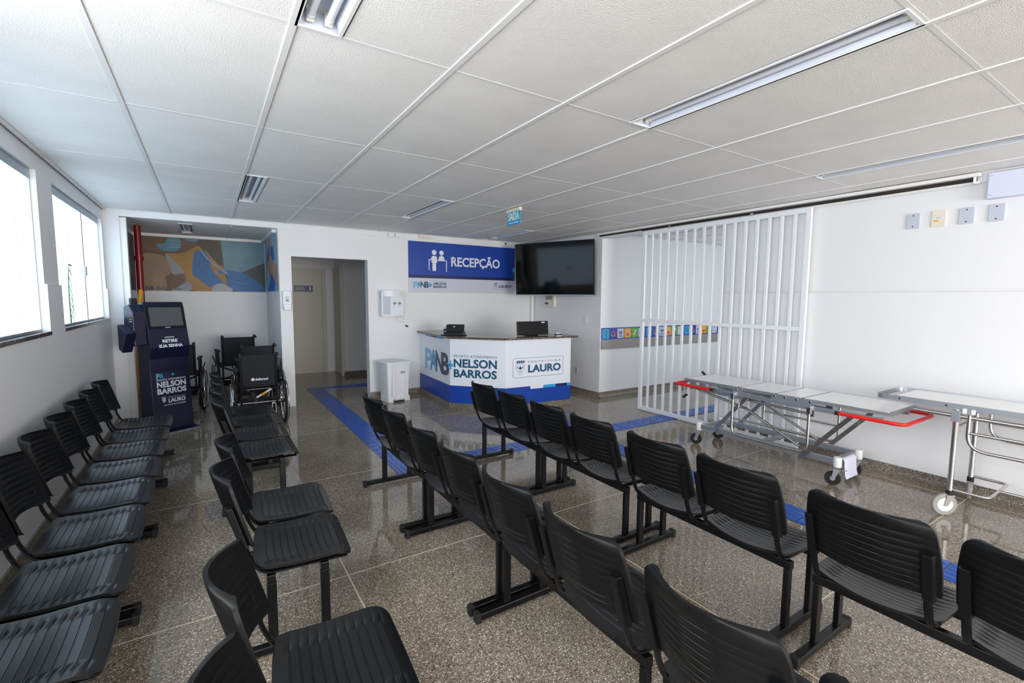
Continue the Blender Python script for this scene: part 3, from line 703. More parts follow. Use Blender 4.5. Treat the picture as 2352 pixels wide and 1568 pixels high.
for k in range(3): mp('mask_fold', 'mu_cuff', [(-.53+.02*k, 2.60-.05*k), (-.33, 2.595-.05*k), (-.33, 2.602-.05*k), (-.53+.02*k, 2.61-.05*k)], .0032)
mp('face_mask_behind', 'mu_mask', [(-0.28, 2.66), (-0.06, 2.66), (-0.09, 2.62), (-0.16, 2.6), (-0.25, 2.62)], .0024)
mp('glove', 'mu_glove', [(-0.17, 2.31), (-0.14, 2.45), (-0.09, 2.48), (-0.05, 2.44), (-0.03, 2.48), (0.02, 2.48), (0.02, 2.41), (0.06, 2.4), (0.05, 2.36), (0.09, 2.34), (0.08, 2.18), (0.19, 2.02), (0.28, 1.91), (0.21, 1.91), (0.12, 1.9), (0.07, 1.82), (-0.07, 1.96), (-0.17, 2.03), (-0.19, 2.11)], .0032)
for x0, z0, x1, z1 in ((-.05, 2.42, -.09, 2.18), (.02, 2.40, -.02, 2.2), (.05, 2.34, .03, 2.16)): mp('finger_fold', 'mu_glove2', [(x0-.008, z0), (x0+.008, z0), (x1+.008, z1), (x1-.008, z1)], .004)
mp('cuff', 'mu_cuff', [(0.06, 1.76), (0.11, 1.87), (0.21, 1.92), (0.28, 1.9), (0.46, 1.77)], .0042)
mp('glove', 'mu_glove', [(0.17, 2.12), (0.2, 2.15), (0.33, 2.15), (0.59, 2.11), (0.69, 2.04), (0.92, 1.85), (0.92, 1.77), (0.44, 1.76), (0.28, 1.93), (0.35, 2.06), (0.2, 2.09)], .0036)
for x0, z0, x1, z1 in ((.36, 2.0, .62, 1.95), (.33, 1.93, .60, 1.87)): mp('finger_fold', 'mu_glove2', [(x0, z0-.008), (x1, z1-.008), (x1, z1+.008), (x0, z0+.008)], .0044)
mp('syringe', 'mu_pale', [(-0.06, 2.47), (-0.04, 2.47), (0.05, 2.345), (0.12, 2.27), (0.31, 2.13), (0.35, 2.07), (0.30, 2.08), (0.11, 2.25), (.03, 2.33)], .005)
lettering('NB', (-.83, -.72, 1.785, 1.845), 'pnavy', mu, fm, .03, lift=.0048); lettering('NELSON\nBARROS', (-.70, -.56, 1.785, 1.845), 'pgrn', mu, fm, .02, lift=.0048); lettering('LAURO', (-.455, -.34, 1.79, 1.822), 'pgrn', mu, fm, .02, lift=.0048)
ms = thing('side_mural', 'narrow photo mural with joined hands on the alcove side wall', 'mural', (.925, 8.9, 1.775))
fs_ = frame((.925, 9.72, 0), (0, -1, 0), (0, 0, 1))     # local x runs from the back towards the room
def sp(n, m, pts, l): decal([(9.72-y, z) for y, z in pts], m, ms, fs_, n, l, .0006)
mc('ms_bg', (150, 186, 204)); mc('ms_skin', (196, 150, 120)); mc('ms_blue', (24, 92, 190)); mc('ms_teal', (40, 180, 196))
sp('backdrop', 'ms_bg', [(9.72, 1.775), (8.06, 1.775), (8.06, 2.65), (9.72, 2.65)], 0)
sp('tunic', 'ms_blue', [(9.11, 2.56), (8.5, 2.485), (8.39, 2.25), (8.76, 2.32), (9.34, 2.233), (9.57, 2.245)], .001); sp('tunic', 'ms_blue', [(8.842, 2.087), (8.31, 1.907), (8.444, 1.778), (9.39, 1.78)], .001)
sp('hands', 'ms_skin', [(8.84, 2.65), (8.79, 2.39), (8.58, 2.26), (8.975, 2.008), (9.59, 2.195), (8.954, 2.38), (9.07, 2.65)], .002); sp('arm', 'ms_skin', [(8.58, 2.26), (8.07, 2.15), (8.07, 1.88), (8.229, 1.872), (8.74, 2.083)], .002); sp('cuff', 'ms_teal', [(8.07, 1.9), (8.07, 1.778), (8.349, 1.781), (8.139, 1.87)], .003)
ml = thing('left_mural', 'dark narrow photo mural on the left side of the alcove', 'mural', (-.947, 8.9, 1.775))
fl_ = frame((-.948, 8.06, 0), (0, 1, 0), (0, 0, 1))
mc('ml_bg', (92, 88, 100)); mc('ml_dk', (48, 44, 60)); mc('ml_rd', (110, 60, 60))
decal([(0, 1.775), (1.72, 1.775), (1.72, 2.65), (0, 2.65)], 'ml_bg', ml, fl_, 'backdrop'); decal([(.9, 1.775), (1.5, 1.775), (1.45, 1.95), (1.2, 2.05), (1.0, 1.95)], 'ml_dk', ml, fl_, 'figure', .001); decal([(.6, 2.25), (.9, 2.2), (1.1, 2.35), (.8, 2.45)], 'ml_rd', ml, fl_, 'patch', .001)
light_fitting(-.30, -.12, 8.15, 9.3, 'small recessed fitting in the alcove ceiling', 2.698)

# ------------------------------------------------------------------ exit sign on the ceiling
es = thing('exit_sign', 'cyan hanging exit sign with an arrow on a cream bracket', 'sign', (3.19, 4.92, 2.58))
MB().box(3.17, 3.21, 4.77, 5.07, 2.738, ZC-.006).build('bracket', 'cream', es, bevel=.004)
fe = frame((3.187, 5.06, 0), (0, -1, 0), (0, 0, 1))
MB().prism(rrect(0, .28, 2.585, 2.74, .006), -.006, 0, fe).build('plate', 'clear', es)
decal(rrect(.004, .276, 2.588, 2.632, .006), 'acryl2', es, fe, 'arrow_field', .0003)
lettering('SAíDA', (.02, .262, 2.637, 2.735), 'pwhite', es, fe, .03)
decal([(.03, 2.604), (.215, 2.604), (.215, 2.597), (.25, 2.609), (.215, 2.622), (.215, 2.614), (.03, 2.614)], 'pwhite', es, fe, 'arrow', .0015)
for y in (4.80, 5.03): MB().cyl((3.17, y, 2.765), (3.166, y, 2.765), .006, 8).build('screw', 'chrome', es)

# ------------------------------------------------------------------ television
tv = thing('television', 'large black flat television hung across the corner beside the banner', 'television', (5.13, 6.67, 2.21), 0)
a = Vector((5.44, 5.93, 0)); d = Vector((-.393, .919, 0)).normalized(); n = Vector((-d.y, d.x, 0)); n = -n if n.x > 0 else n
TVW = 1.565; mid = a+d*TVW/2
tl = Matrix(((-d.x, 0, n.x, mid.x), (-d.y, 0, n.y, mid.y), (0, 1, 0, 2.215), (0, 0, 0, 1))) @ Matrix.Rotation(radians(3.5), 4, 'X')
hw, hh = TVW/2, .465
MB().prism(rrect(-hw, hw, -hh, hh, .008), -.035, 0, tl).build('casing', 'blackm', tv)
MB().prism(rrect(-hw+.008, hw-.008, -hh+.018, hh-.008, .004), .0003, .002, tl).build('screen', 'screen', tv)
MB().prism(rrect(-.5, .5, -.35, .25, .03), -.075, -.036, tl).build('rear_housing', 'blackm', tv)
MB().prism([(-hw, -hh), (hw, -hh), (hw, -hh+.012), (-hw, -hh+.012)], .0005, .004, tl).build('bottom_trim', 'alu', tv)
MB().tube([tl @ Vector((0, 0, -.076)), tl @ Vector((-.05, 0, -.2)), (XR-.002, 6.85, 2.2)], .022, 10).build('mount_arm', 'blackm', tv)

# ------------------------------------------------------------------ small fittings on the walls
def plate(name, label, cat, x, y, z, w, h, d=.012, m='grey', axis='x', screws=True, group=None):
    """wall plate on the right wall (axis x) or the back wall (axis y); centre y/x and z"""
    o = thing(name, label, cat, (x, y, z-h/2), 0, group)
    fr = frame((x, y, z), (0, -1, 0), (0, 0, 1)) if axis == 'x' else frame((x, y, z), (1, 0, 0), (0, 0, 1))
    MB().prism(rrect(-w/2, w/2, -h/2, h/2, .008), 0, d, fr).build('cover', m, o, bevel=.003)
    if screws:
        for s in (-1, 1): MB().prism(circle(0, s*h*.36, .006, 8), d, d+.001, fr).build('screw', 'trackd', o)
    return o, fr
zp = 2.437
plate('blank_plate', 'grey blank wall plate left of the white socket', 'wall plate', XR+.0145, 1.753, zp, .10, .14)
so, fr = plate('wall_socket', 'cream wall socket with a yellow sticker among the grey plates', 'socket', XR+.0145, 1.569, zp, .10, .145, .012, 'cream', screws=False)
b = MB(); b.prism(rrect(-.028, .028, -.006, .022, .012), .0122, .0135, fr); b.build('socket_face', 'pwhite', so)
b = MB()
for s in (-1, 0, 1): b.prism(circle(s*.013, .008, .0035, 8), .0136, .0142, fr)
b.build('pin_hole', 'trackd', so); decal([(-.032, -.026), (.002, -.026), (.002, -.012), (-.032, -.012)], 'iyel', so, fr, 'sticker', .0122)
plate('blank_plate', 'grey blank wall plate just right of the white socket', 'wall plate', XR+.0145, 1.382, zp, .10, .14)
plate('blank_plate', 'grey blank wall plate under the white junction box', 'wall plate', XR+.0145, 1.195, zp, .10, .14)
jb = thing('junction_box', 'large white junction box cover near the ceiling at the right edge', 'junction box', (XR, .85, 2.55))
MB().box(XR-.06, XR+.014, .35, 1.25, 2.55, 2.76).build('cover', 'paper', jb, bevel=.004)
for z in (2.575, 2.735): MB().cyl((XR-.0605, 1.228, z), (XR-.063, 1.228, z), .007, 8).build('screw', 'grey', jb)
plate('light_switch', 'white wall switch right of the television', 'switch', XR-.0005, 6.264, 1.328, .085, .125, .01, 'white', screws=False)
plate('low_outlet', 'grey outlet low on the wall beside the counter', 'socket', XR-.0005, 6.49, .405, .075, .11, .012, 'grey', screws=False)
al = thing('time_clock', 'beige wall clock-in device under the television', 'wall device', (XR, 7.27, 1.52))
fr = frame((XR-.0005, 7.27, 1.64), (0, -1, 0), (0, 0, 1))
MB().prism(rrect(-.16, .16, -.12, .13, .05), 0, .06, fr).build('casing', 'cream', al, bevel=.01)
decal(rrect(-.10, .10, .03, .11, .01), 'rail', al, fr, 'display', .0605); decal(rrect(-.12, -.02, -.06, -.02, .005), 'pgrn', al, fr, 'badge', .0605)
dc = thing('dome_camera', 'small white security camera above the banner', 'camera', (4.86, YB-.03, 2.70))
MB().lathe([(.05, 0), (.05, .02), (.035, .03)], frame((4.86, YB-.0215, 2.735), (1, 0, 0), (0, 0, 1)), 18).build('base', 'white', dc, smooth=40)
MB().lathe([(.002, .085), (.02, .08), (.036, .065), (.042, .045), (.036, .028)], frame((4.86, YB-.0215, 2.735), (1, 0, 0), (0, 0, 1)), 18).build('dome', 'white', dc, smooth=60)
MB().lathe([(.02, .082), (.016, .09), (.002, .092)], frame((4.86, YB-.0215, 2.733), (1, 0, 0), (0, 0, 1)), 14).build('lens', 'screen', dc, smooth=60)
cd = thing('cable_duct', 'thin white cable duct along the top of the back wall', 'cable duct', (3.6, YB, 2.70))
MB().box(.95, XR-.02, YB-.02, YB-.0005, 2.70, 2.715).build('duct', 'wallcream', cd); MB().box(2.86, XR-.05, YB-.016, YB-.0005, 2.672, 2.682).build('duct', 'wallcream', cd)
for x0, x1, m in ((2.60, 2.70, 'wallcream'), (2.71, 2.84, 'white')): MB().box(x0, x1, YB-.045, YB-.0205, 2.70, 2.768).build('junction', m, cd, bevel=.004)
vg = thing('emergency_unit', 'small cream ribbed unit above the banner', 'vent', (3.26, YB, 2.722))
MB().box(3.15, 3.37, YB-.03, YB-.0205, 2.722, 2.772).build('housing', 'cream', vg, bevel=.003)
for k in range(8): MB().box(3.165+.025*k, 3.175+.025*k, YB-.034, YB-.03, 2.73, 2.764).build('rib', 'cream', vg)
cp = tag(MB().cyl((XR-.04, YB-.04, .096), (XR-.04, YB-.04, 2.66), .035, 14).build('corner_pipe', 'wallcream', smooth=40), 'white vertical pipe in the corner under the television', 'pipe')
sd = thing('soap_dispenser', 'white wall soap dispenser on the pier beside the doorway', 'dispenser', (1.018, YB, 1.49))
fr = frame((1.018, YB-.0005, 1.49), (1, 0, 0), (0, 0, 1))
MB().prism(rrect(-.062, .062, .03, .29, .02), 0, .07, fr).build('body', 'white', sd, bevel=.012)
MB().prism(rrect(-.05, .05, 0, .09, .012), .071, .10, fr).build('push_lever', 'white', sd, bevel=.008)
decal(rrect(-.03, .03, .12, .21, .008), 'lgrey', sd, fr, 'label_panel', .0705); decal([(-.018, .13), (.018, .13), (.018, .16), (-.018, .16)], 'rail', sd, fr, 'viewing_window', .072)

# water purifier
wp = thing('water_purifier', 'white wall water purifier with two taps left of the banner', 'water purifier', (2.61, YB, 1.38))
fr = frame((2.61, YB-.0005, 1.375), (1, 0, 0), (0, 0, 1))
MB().prism(rrect(-.19, .19, 0, .43, .02), 0, .16, fr).build('body', 'white', wp, bevel=.012)
pr_ = [(-.16+.32*k/10, .161+.055*math.sqrt(max(0, 1-((k-5)/5.2)**2))) for k in range(11)]
fh = Matrix(((1, 0, 0, 2.61), (0, -1, 0, YB-.0005), (0, 0, 1, 1.375), (0, 0, 0, 1)))
MB().prism([(-.16, .15)]+pr_+[(.16, .15)], .33, .43, fh).build('hood', 'white', wp, smooth=30)
MB().prism([(-.16, .15)]+[(x, y*.95) for x, y in pr_]+[(.16, .15)], 0, .03, fh).build('drip_tray', 'white', wp, smooth=30)
MB().box(2.61-.16, 2.61-.05, YB-.175, YB-.161, 1.41, 1.70).build('grey_panel', 'grey', wp, bevel=.003); MB().box(2.61-.04, 2.61+.15, YB-.168, YB-.161, 1.41, 1.70).build('recess_panel', 'pwhite', wp)
for x in (2.635, 2.72):
    MB().cyl((x, YB-.169, 1.595), (x, YB-.205, 1.595), .02, 12).build('tap_knob', 'rail', wp, smooth=40); MB().box(x-.014, x+.014, YB-.2, YB-.17, 1.535, 1.575).build('spout', 'white', wp, bevel=.004)
for k in range(16): MB().box(2.419, 2.4205, YB-.13, YB-.06, 1.42+.018*k, 1.427+.018*k).build('vent_slot', 'grey', wp)
decal([(-.095, .30), (-.06, .30), (-.06, .40), (-.095, .40)], 'pcyan', wp, frame((2.4205, YB, 1.375), (0, -1, 0), (0, 0, 1)) @ Matrix.Translation((.17, 0, 0)), 'energy_label', .0005)
MB().tube(bend([(2.74, YB-.06, 1.375), (2.73, YB-.05, 1.27), (2.82, YB-.02, 1.27), (2.86, YB-.008, 1.30)], .06), .004, 6).build('hose', 'white', wp, smooth=50)
MB().box(2.84, 2.90, YB-.02, YB-.001, 1.27, 1.36).build('hose_plate', 'white', wp)
MB().cyl((2.89, YB-.0, 1.205), (2.905, YB-.05, 1.195), .014, 10).build('outlet_pipe', 'trackd', wp)
# pedal bin
pb = thing('pedal_bin', 'white plastic pedal bin standing between the doorway and the counter', 'bin', (2.55, 7.52, 0), radians(8))
def taper(w0, d0, w1, d1, z0, z1, r=.03):
    b = MB(); p0 = rrect(-w0/2, w0/2, -d0/2, d0/2, r); p1 = rrect(-w1/2, w1/2, -d1/2, d1/2, r); n = len(p0)
    return b.add([(x, y, z0) for x, y in p0]+[(x, y, z1) for x, y in p1], [tuple(range(n-1, -1, -1)), tuple(range(n, 2*n))]+[(i, (i+1) % n, n+(i+1) % n, n+i) for i in range(n)])
taper(.36, .30, .42, .36, .05, .62).build('body', 'white', pb, False, smooth=35)
taper(.45, .39, .44, .38, .62, .655, .04).build('lid', 'white', pb, False, bevel=.008)
for sx in (-1, 1): MB().box(sx*.145-.045, sx*.145+.045, -.165, .12, 0, .09).build('foot', 'white', pb, False, bevel=.006)
for sx in (-1, 1): MB().prism([(sx*.12-.02, -.205), (sx*.12+.02, -.205), (sx*.11+.02, -.165), (sx*.11-.02, -.165)], .1, .61).build('corner_rib', 'white', pb, False)
MB().box(-.09, .09, -.185, -.14, .03, .05).build('pedal', 'lgrey', pb, False, bevel=.004)
decal([(-.01, .50), (.0, .525), (.015, .53), (.04, .52), (.02, .505)], 'trackd', pb, WM[pb.name] @ frame((0.06, -.1775, 0), (1, 0, 0), (0, .05, 1)) @ Matrix.Translation((0, 0, .0)), 'logo', .002)
microprint([(-.04, .06, .482, .012), (-.035, .06, .464, .007)], 'trackd', pb, WM[pb.name] @ frame((0.06, -.1765, 0), (1, 0, 0), (0, .0, 1)), .002)

# ------------------------------------------------------------------ corridor frieze and wall guard
fz = thing('icon_frieze', 'blue frieze of coloured health icons along the corridor wall', 'wall frieze', (7.3, 5.9, .995))
ff = frame((5.61, 5.899, 0), (1, 0, 0), (0, 0, 1))
MB().prism([(0, .995), (4.6, .995), (4.6, 1.20), (0, 1.20)], -.0009, .003, ff).build('band', 'pblue', fz)
icons = ['pcyan', 'pblue', 'lgrey', 'iyel', 'igrn', 'lgrey']
for k in range(24):
    x = .025+.176*k+.03*(k//6); m = icons[k % 6]
    t = MB().prism(rrect(x, x+.16, 1.015, 1.18, .014, 2), .003, .005, ff).build('icon_tile', m, fz); cx = x+.08; b = MB(); q = k % 6
    if q == 0:
        b = ring(circle(cx, 1.115, .035), circle(cx, 1.115, .027), .005, .006, ff); b.prism([(cx-.004, 1.08), (cx+.004, 1.08), (cx+.03, 1.045), (cx+.022, 1.04)], .005, .006, ff); mm = 'pnavy'
    elif q == 1:
        b.prism([(cx, 1.09), (cx+.032, 1.125), (cx+.026, 1.15), (cx, 1.14), (cx-.026, 1.15), (cx-.032, 1.125)], .005, .006, ff); mm = 'ipnk'
        h = MB()
        for s in (-1, 1): h.prism([(cx+s*.02, 1.04), (cx+s*.04, 1.05), (cx+s*.055, 1.11), (cx+s*.042, 1.11), (cx+s*.03, 1.075), (cx+s*.01, 1.06)], .005, .006, ff)
        h.build('glyph', 'iyel', t)
    elif q == 2:
        b.prism([(cx-.04, 1.085), (cx-.028, 1.085), (cx-.012, 1.12), (cx-.012, 1.085), (cx-.002, 1.085), (cx-.002, 1.135), (cx-.014, 1.135), (cx-.03, 1.10), (cx-.03, 1.135), (cx-.04, 1.135)], .005, .006, ff); b.prism(rrect(cx+.005, cx+.035, 1.085, 1.135, .008, 2), .005, .006, ff)
        for z in (1.04, 1.058): b.prism([(cx-.045, z), (cx+.045, z), (cx+.045, z+.008), (cx-.045, z+.008)], .005, .006, ff)
        mm = 'pgrn'
    elif q == 3:
        b.prism([(cx-.035, 1.045), (cx+.035, 1.045), (cx+.01, 1.105), (cx-.01, 1.105)], .005, .006, ff); mm = 'ipnk'
        MB().prism([(cx-.009, 1.105), (cx+.009, 1.105), (cx+.009, 1.145), (cx-.009, 1.145)], .005, .006, ff).build('glyph', 'pwhite', t)
    elif q == 4:
        b.prism(circle(cx-.03, 1.11, .018, 10), .005, .006, ff); b.prism(circle(cx+.03, 1.07, .018, 10), .005, .006, ff); mm = 'red'
        MB().prism(circle(cx+.015, 1.125, .02, 10), .005, .006, ff).prism(circle(cx-.01, 1.075, .02, 10), .005, .006, ff).build('glyph', 'pwhite', t)
    else:
        for z in (1.05, 1.14): b.prism([(cx-.03, z), (cx+.03, z), (cx+.03, z+.007), (cx-.03, z+.007)], .005, .006, ff)
        mm = 'pgrn'
    b.build('glyph', mm, t)
tag(MB().box(5.61, 10.2, 5.87, 5.8995, .835, .99).build('wall_guard', 'rail', bevel=.006), 'long grey wall guard rail below the icon frieze', 'wall guard')

# ================================================================== TICKET KIOSK
kx = thing('ticket_kiosk', 'dark blue ticket kiosk with a tilted screen and white lettering', 'kiosk', (-.345, 7.12, 0), radians(31))
prof = [(.04, .02), (.10, .04), (.125, .30), (.15, .75), (.145, .92), (.10, 1.06), (.115, 1.12), (.20, 1.56), (.225, 1.615), (.30, 1.60), (.36, 1.35), (.40, 1.0), (.40, .02)]   # (depth behind the plate's front edge, height)
SW_ = .225
fp = Matrix(((0, 0, 1, 0), (1, 0, 0, 0), (0, 1, 0, 0), (0, 0, 0, 1)))
MB().prism(prof, -SW_, SW_, fp).build('body', 'kiosk', kx, False, bevel=.004)
MB().box(-.25, .25, 0, .46, 0, .018).build('base_plate', 'kiosk', kx, False, bevel=.002)
MB().box(-.25, .25, -.002, .0, .002, .012).build('base_edge', 'alu', kx, False)
KF = WM[kx.name]
th = math.atan2(.085, .44)
fk = KF @ frame((0, .115, 1.12), (1, 0, 0), (0, sin(th), cos(th)))        # console face, local up along the slope
MB().prism(rrect(-.205, .205, .17, .45, .01), .0005, .006, fk).build('screen_bezel', 'blackm', kx)
MB().prism([(-.185, .20), (.185, .20), (.185, .435), (-.185, .435)], .0062, .0075, fk).build('screen', 'kscreen', kx)
microprint([(-.03, .03, .178, .010)], 'lgrey', kx, fk, .0062)
MB().prism(rrect(-.055, .055, .05, .07, .009), .0005, .003, fk).build('ticket_slot', 'rail', kx)
lettering('RETIRE', (-.085, .085, -.005, .035), 'pwhite', kx, fk, .035)
fk2 = KF @ frame((0, .10, 1.06), (1, 0, 0), (0, .015, .06))
lettering('SUA SENHA', (-.135, .135, -.005, .035), 'pwhite', kx, fk2, .035, lift=.004)
th2 = math.atan2(.025, .45)
fk3 = KF @ frame((0, .125, .30), (1, 0, 0), (0, sin(th2), cos(th2)))
for ch, a_, b_, m in (('P', -.165, -.12, 'pice'), ('A', -.13, -.08, 'psteel')): lettering(ch, (a_, b_, .37, .435), m, kx, fk3, .035, lift=.001 if ch == 'P' else .002)
lettering('N', (-.085, -.045, .37, .435), 'pnavy', kx, fk3, .035); lettering('B', (-.045, -.005, .37, .435), 'pnavy', kx, fk3, .035)
q, r, cx, cz = .006, .018, .025, .41
decal([(cx-q, cz-r), (cx+q, cz-r), (cx+q, cz-q), (cx+r, cz-q), (cx+r, cz+q), (cx+q, cz+q), (cx+q, cz+r), (cx-q, cz+r), (cx-q, cz+q), (cx-r, cz+q), (cx-r, cz-q), (cx-q, cz-q)], 'pcyan', kx, fk3, 'plus_mark', .001)
lettering('PRONTO ATENDIMENTO', (-.165, .17, .342, .364), 'pwhite', kx, fk3, .01)
lettering('NELSON', (-.165, .17, .258, .332), 'pwhite', kx, fk3, .035); lettering('BARROS', (-.165, .17, .175, .247), 'pwhite', kx, fk3, .035)
lettering('PREFEITURA', (-.05, .15, .122, .133), 'pwhite', kx, fk3, .01, spacing=1.5); lettering('LAURO', (-.05, .15, .06, .112), 'pwhite', kx, fk3, .035)
lettering('Construindo uma nova história', (-.105, .15, .028, .045), 'pwhite', kx, fk3, .01)
b = MB(); b.prism([(-.12, .125), (-.08, .125), (-.08, .09), (-.10, .065), (-.12, .09)], .001, .002, fk3); b.prism([(-.125, .13), (-.075, .13), (-.07, .143), (-.085, .136), (-.10, .143), (-.115, .136), (-.13, .143)], .001, .002, fk3); b.build('crest', 'grey', kx)
# payment pod bolted to the left cheek
MB().prism([(.16, 1.10), (.17, 1.50), (.25, 1.585), (.36, 1.56), (.38, 1.15), (.30, 1.08)], -.36, -SW_-.001, fp).build('side_pod', 'kiosk', kx, False, bevel=.006)
MB().prism([(.10, 1.25), (.30, 1.35), (.30, 1.06), (.22, 1.02)], -.46, -.3605, fp).build('pin_shield', 'kiosk', kx, False, bevel=.004)
MB().box(-.33, -.26, .25, .30, 1.585, 1.66).build('camera_head', 'rubber', kx, False, bevel=.01)
for k, m in enumerate(('pwhite', 'iyel')): MB().box(-.3603, -.3615, .19, .25, 1.38+.025*k, 1.386+.025*k).build('stripe', m, kx, False)

# spine board and red pipe in the alcove corner
sb = thing('spine_board', 'yellow orange rescue board leaning in the alcove corner behind the kiosk', 'board', (-.80, 8.55, 0))
o_ = [(-.05, .03), (.05, .0), (.2, .0), (.28, .1), (.3, .9), (.27, 1.55), (.2, 1.76), (.05, 1.78), (-.03, 1.6), (-.06, .9)]
fsb = Matrix.Translation((-.905, 8.12, .0)) @ Matrix.Rotation(radians(4), 4, 'Y') @ Matrix(((0, 0, 1, 0), (1, 0, 0, 0), (0, 1, 0, 0), (0, 0, 0, 1)))
MB().prism(o_, .01, .05, fsb).build('board', 'yellow', sb, bevel=.008)
for z in (.4, .8, 1.2): MB().prism(rrect(.22, .26, z, z+.14, .015), .008, .052, fsb).build('hand_slot', 'trackd', sb)
MB().prism([(.0, .28), (.27, .28), (.27, .36), (.0, .36)], .05, .054, fsb).build('strap', 'red', sb)
rp = thing('red_pipe', 'dark red fire pipe rising in the alcove corner', 'pipe', (-.80, 8.75, 0))
MB().cyl((-.80, 8.75, 0), (-.80, 8.75, 2.695), .042, 18).build('riser', 'redpipe', rp, smooth=40)
for z in (.9, 2.2): MB().lathe([(.055, 0), (.055, .06)], Matrix.Translation((-.80, 8.75, z)), 18).build('coupling', 'redpipe', rp, smooth=40)

# ================================================================== WHEELCHAIRS
def make_wheelchair():
    o = thing('wheelchair', 'x', 'wheelchair', (0, 0, 0), 0, 'folding wheelchairs parked in the alcove')
    # faces +y; origin on the floor between the main axles
    for s in (-1, 1):
        x = s*.285; mw = Matrix.Translation((x, 0, .305)) @ Matrix.Rotation(pi/2, 4, 'Y')
        w = MB().lathe([(.262, -.012), (.285, -.016), (.300, -.010), (.305, 0), (.300, .010), (.285, .016), (.262, .012)], mw, 36, closed=True).build('main_wheel', 'rubber', o, False, smooth=50)
        MB().lathe([(.255, -.010), (.268, -.013), (.268, .013), (.255, .010)], mw, 36, closed=True).build('rim', 'chrome', w, False, smooth=40)
        MB().tube([mw @ Vector((.262*cos(2*pi*k/36), .262*sin(2*pi*k/36), s*.035)) for k in range(36)], .008, 8, closed=True).build('push_ring', 'chrome', w, False, smooth=50)
        MB().lathe([(.03, -.03), (.03, .03)], mw, 14).build('hub', 'blackm', w, False, smooth=40)
        for k in range(14):
            t = 2*pi*k/14; sd = .02 if k % 2 else -.02
            MB().cyl(mw @ Vector((.028*cos(t+.9), .028*sin(t+.9), sd)), mw @ Vector((.258*cos(t), .258*sin(t), 0)), .0022, 5).build('spoke', 'chrome', w, False)
        X = s*.208
        MB().tube(bend([(X, -.02, .24), (X, -.02, .93), (X, -.05, .955), (X, -.12, .945)], .03), .012, 10).build('back_post', 'blackm', o, False, smooth=50)
        MB().cyl((X, -.06, .953), (X, -.16, .938), .018, 12).build('push_handle', 'rubber', o, False, smooth=50)
        MB().tube(bend([(X, -.02, .50), (X, .42, .50), (X, .44, .28)], .05), .012, 10).build('side_rail', 'blackm', o, False, smooth=50)
        MB().tube([(X, -.02, .26), (X, .44, .26)], .012, 10).build('lower_rail', 'blackm', o, False, smooth=50)
        MB().tube(bend([(s*.25, -.01, .50), (s*.25, -.01, .71), (s*.25, .30, .71), (s*.25, .32, .52)], .04), .010, 8).build('arm_frame', 'blackm', o, False, smooth=50)
        MB().box(s*.25-.025, s*.25+.025, .02, .29, .715, .745).build('arm_pad', 'rubber', o, False, bevel=.008)
        MB().box(s*.25-.003, s*.25+.003, .0, .30, .52, .70).build('skirt_guard', 'fabric', o, False)
        MB().tube([(s*.27, .30, .56), (s*.30, .30, .64)], .008, 8).build('brake_lever', 'rubber', o, False)
        c = MB().lathe([(.055, -.014), (.068, -.012), (.070, 0), (.068, .012), (.055, .014)], Matrix.Translation((X, .40, .07)) @ Matrix.Rotation(pi/2, 4, 'Y'), 20).build('caster', 'rubber', o, False, smooth=40)
        b = MB(); b.box(X-.026, X-.019, .385, .425, .06, .20).box(X+.019, X+.026, .385, .425, .06, .20).box(X-.026, X+.026, .385, .425, .195, .21); b.build('fork', 'alu', c, False)
        MB().tube(bend([(X, .44, .48), (X*.95, .54, .42), (X*.85, .585, .14)], .04), .011, 8).build('leg_hanger', 'blackm', o, False, smooth=50)
        MB().box(s*.03 if s > 0 else -.20, .20 if s > 0 else -.03, .575, .595, .12, .26).build('foot_plate', 'rubber', o, False, bevel=.004)
    MB().box(-.212, .212, -.005, .005, .52, .93).build('back_sling', 'fabric', o, False, bevel=.003)
    MB().box(-.185, .185, -.016, -.0055, .53, .69).build('back_pocket', 'fabric', o, False, bevel=.004)
    MB().box(-.235, .235, .0, .42, .505, .525).build('seat_sling', 'fabric', o, False, bevel=.008)
    for s in (-1, 1): MB().tube([(s*.225, .12+.02*s, .28), (-s*.225, .12+.02*s, .49)], .011, 8).build('cross_brace', 'blackm', o, False, smooth=50)
    MB().cyl((-.285, 0, .305), (.285, 0, .305), .008, 8).build('axle', 'chrome', o, False)
    return o
wc = make_wheelchair()
wspots = [(.530, 6.93, 0, 'black wheelchair with white lettering on its back, nearest in the group', 1.0), (.60, 7.90, 3, 'black wheelchair in the middle of the nested group, handles just showing', 1.03),
          (.40, 8.92, 6, 'black wheelchair at the back of the group against the alcove wall', 1.1), (-.40, 8.28, -4, 'black wheelchair half hidden behind the blue kiosk', 1.06)]
for k, (x, y, rz, lab, sc) in enumerate(wspots):
    o = wc if k == 0 else copy_tree(wc)
    o.location = (x, y, 0); o.rotation_euler = (0, 0, radians(rz)); o['label'] = lab; o.scale = (sc, sc, sc)
WM[wc.name] = Matrix.Translation((.530, 6.93, 0))
fw = frame((.530, 6.93-.0175, 0), (1, 0, 0), (0, 0, 1))
lettering('dellamed', (-.045, .105, .60, .632), 'pwhite', wc, fw, .03)
decal(circle(-.07, .616, .02), 'pwhite', wc, fw, 'logo', .001)
MB().tube([(.50, 6.99, .36), (.68, 7.0, .46)], .014, 8).build('tag_tube', 'pwhite', wc); MB().tube([(.56, 6.985, .393), (.62, 6.988, .427)], .0155, 8).build('tag_band', 'iyel', wc)
MB().prism([(0, 0), (.05, 0), (.05, .10), (0, .10)], 0, .002, frame((.805, 6.95, .30), (0, -1, 0), (0, 0, 1))).build('paper_tag', 'pwhite', wc)
MB().box(.815, .835, 7.36, 7.42, .16, .32).build('reflector', 'orange', wc, bevel=.004)

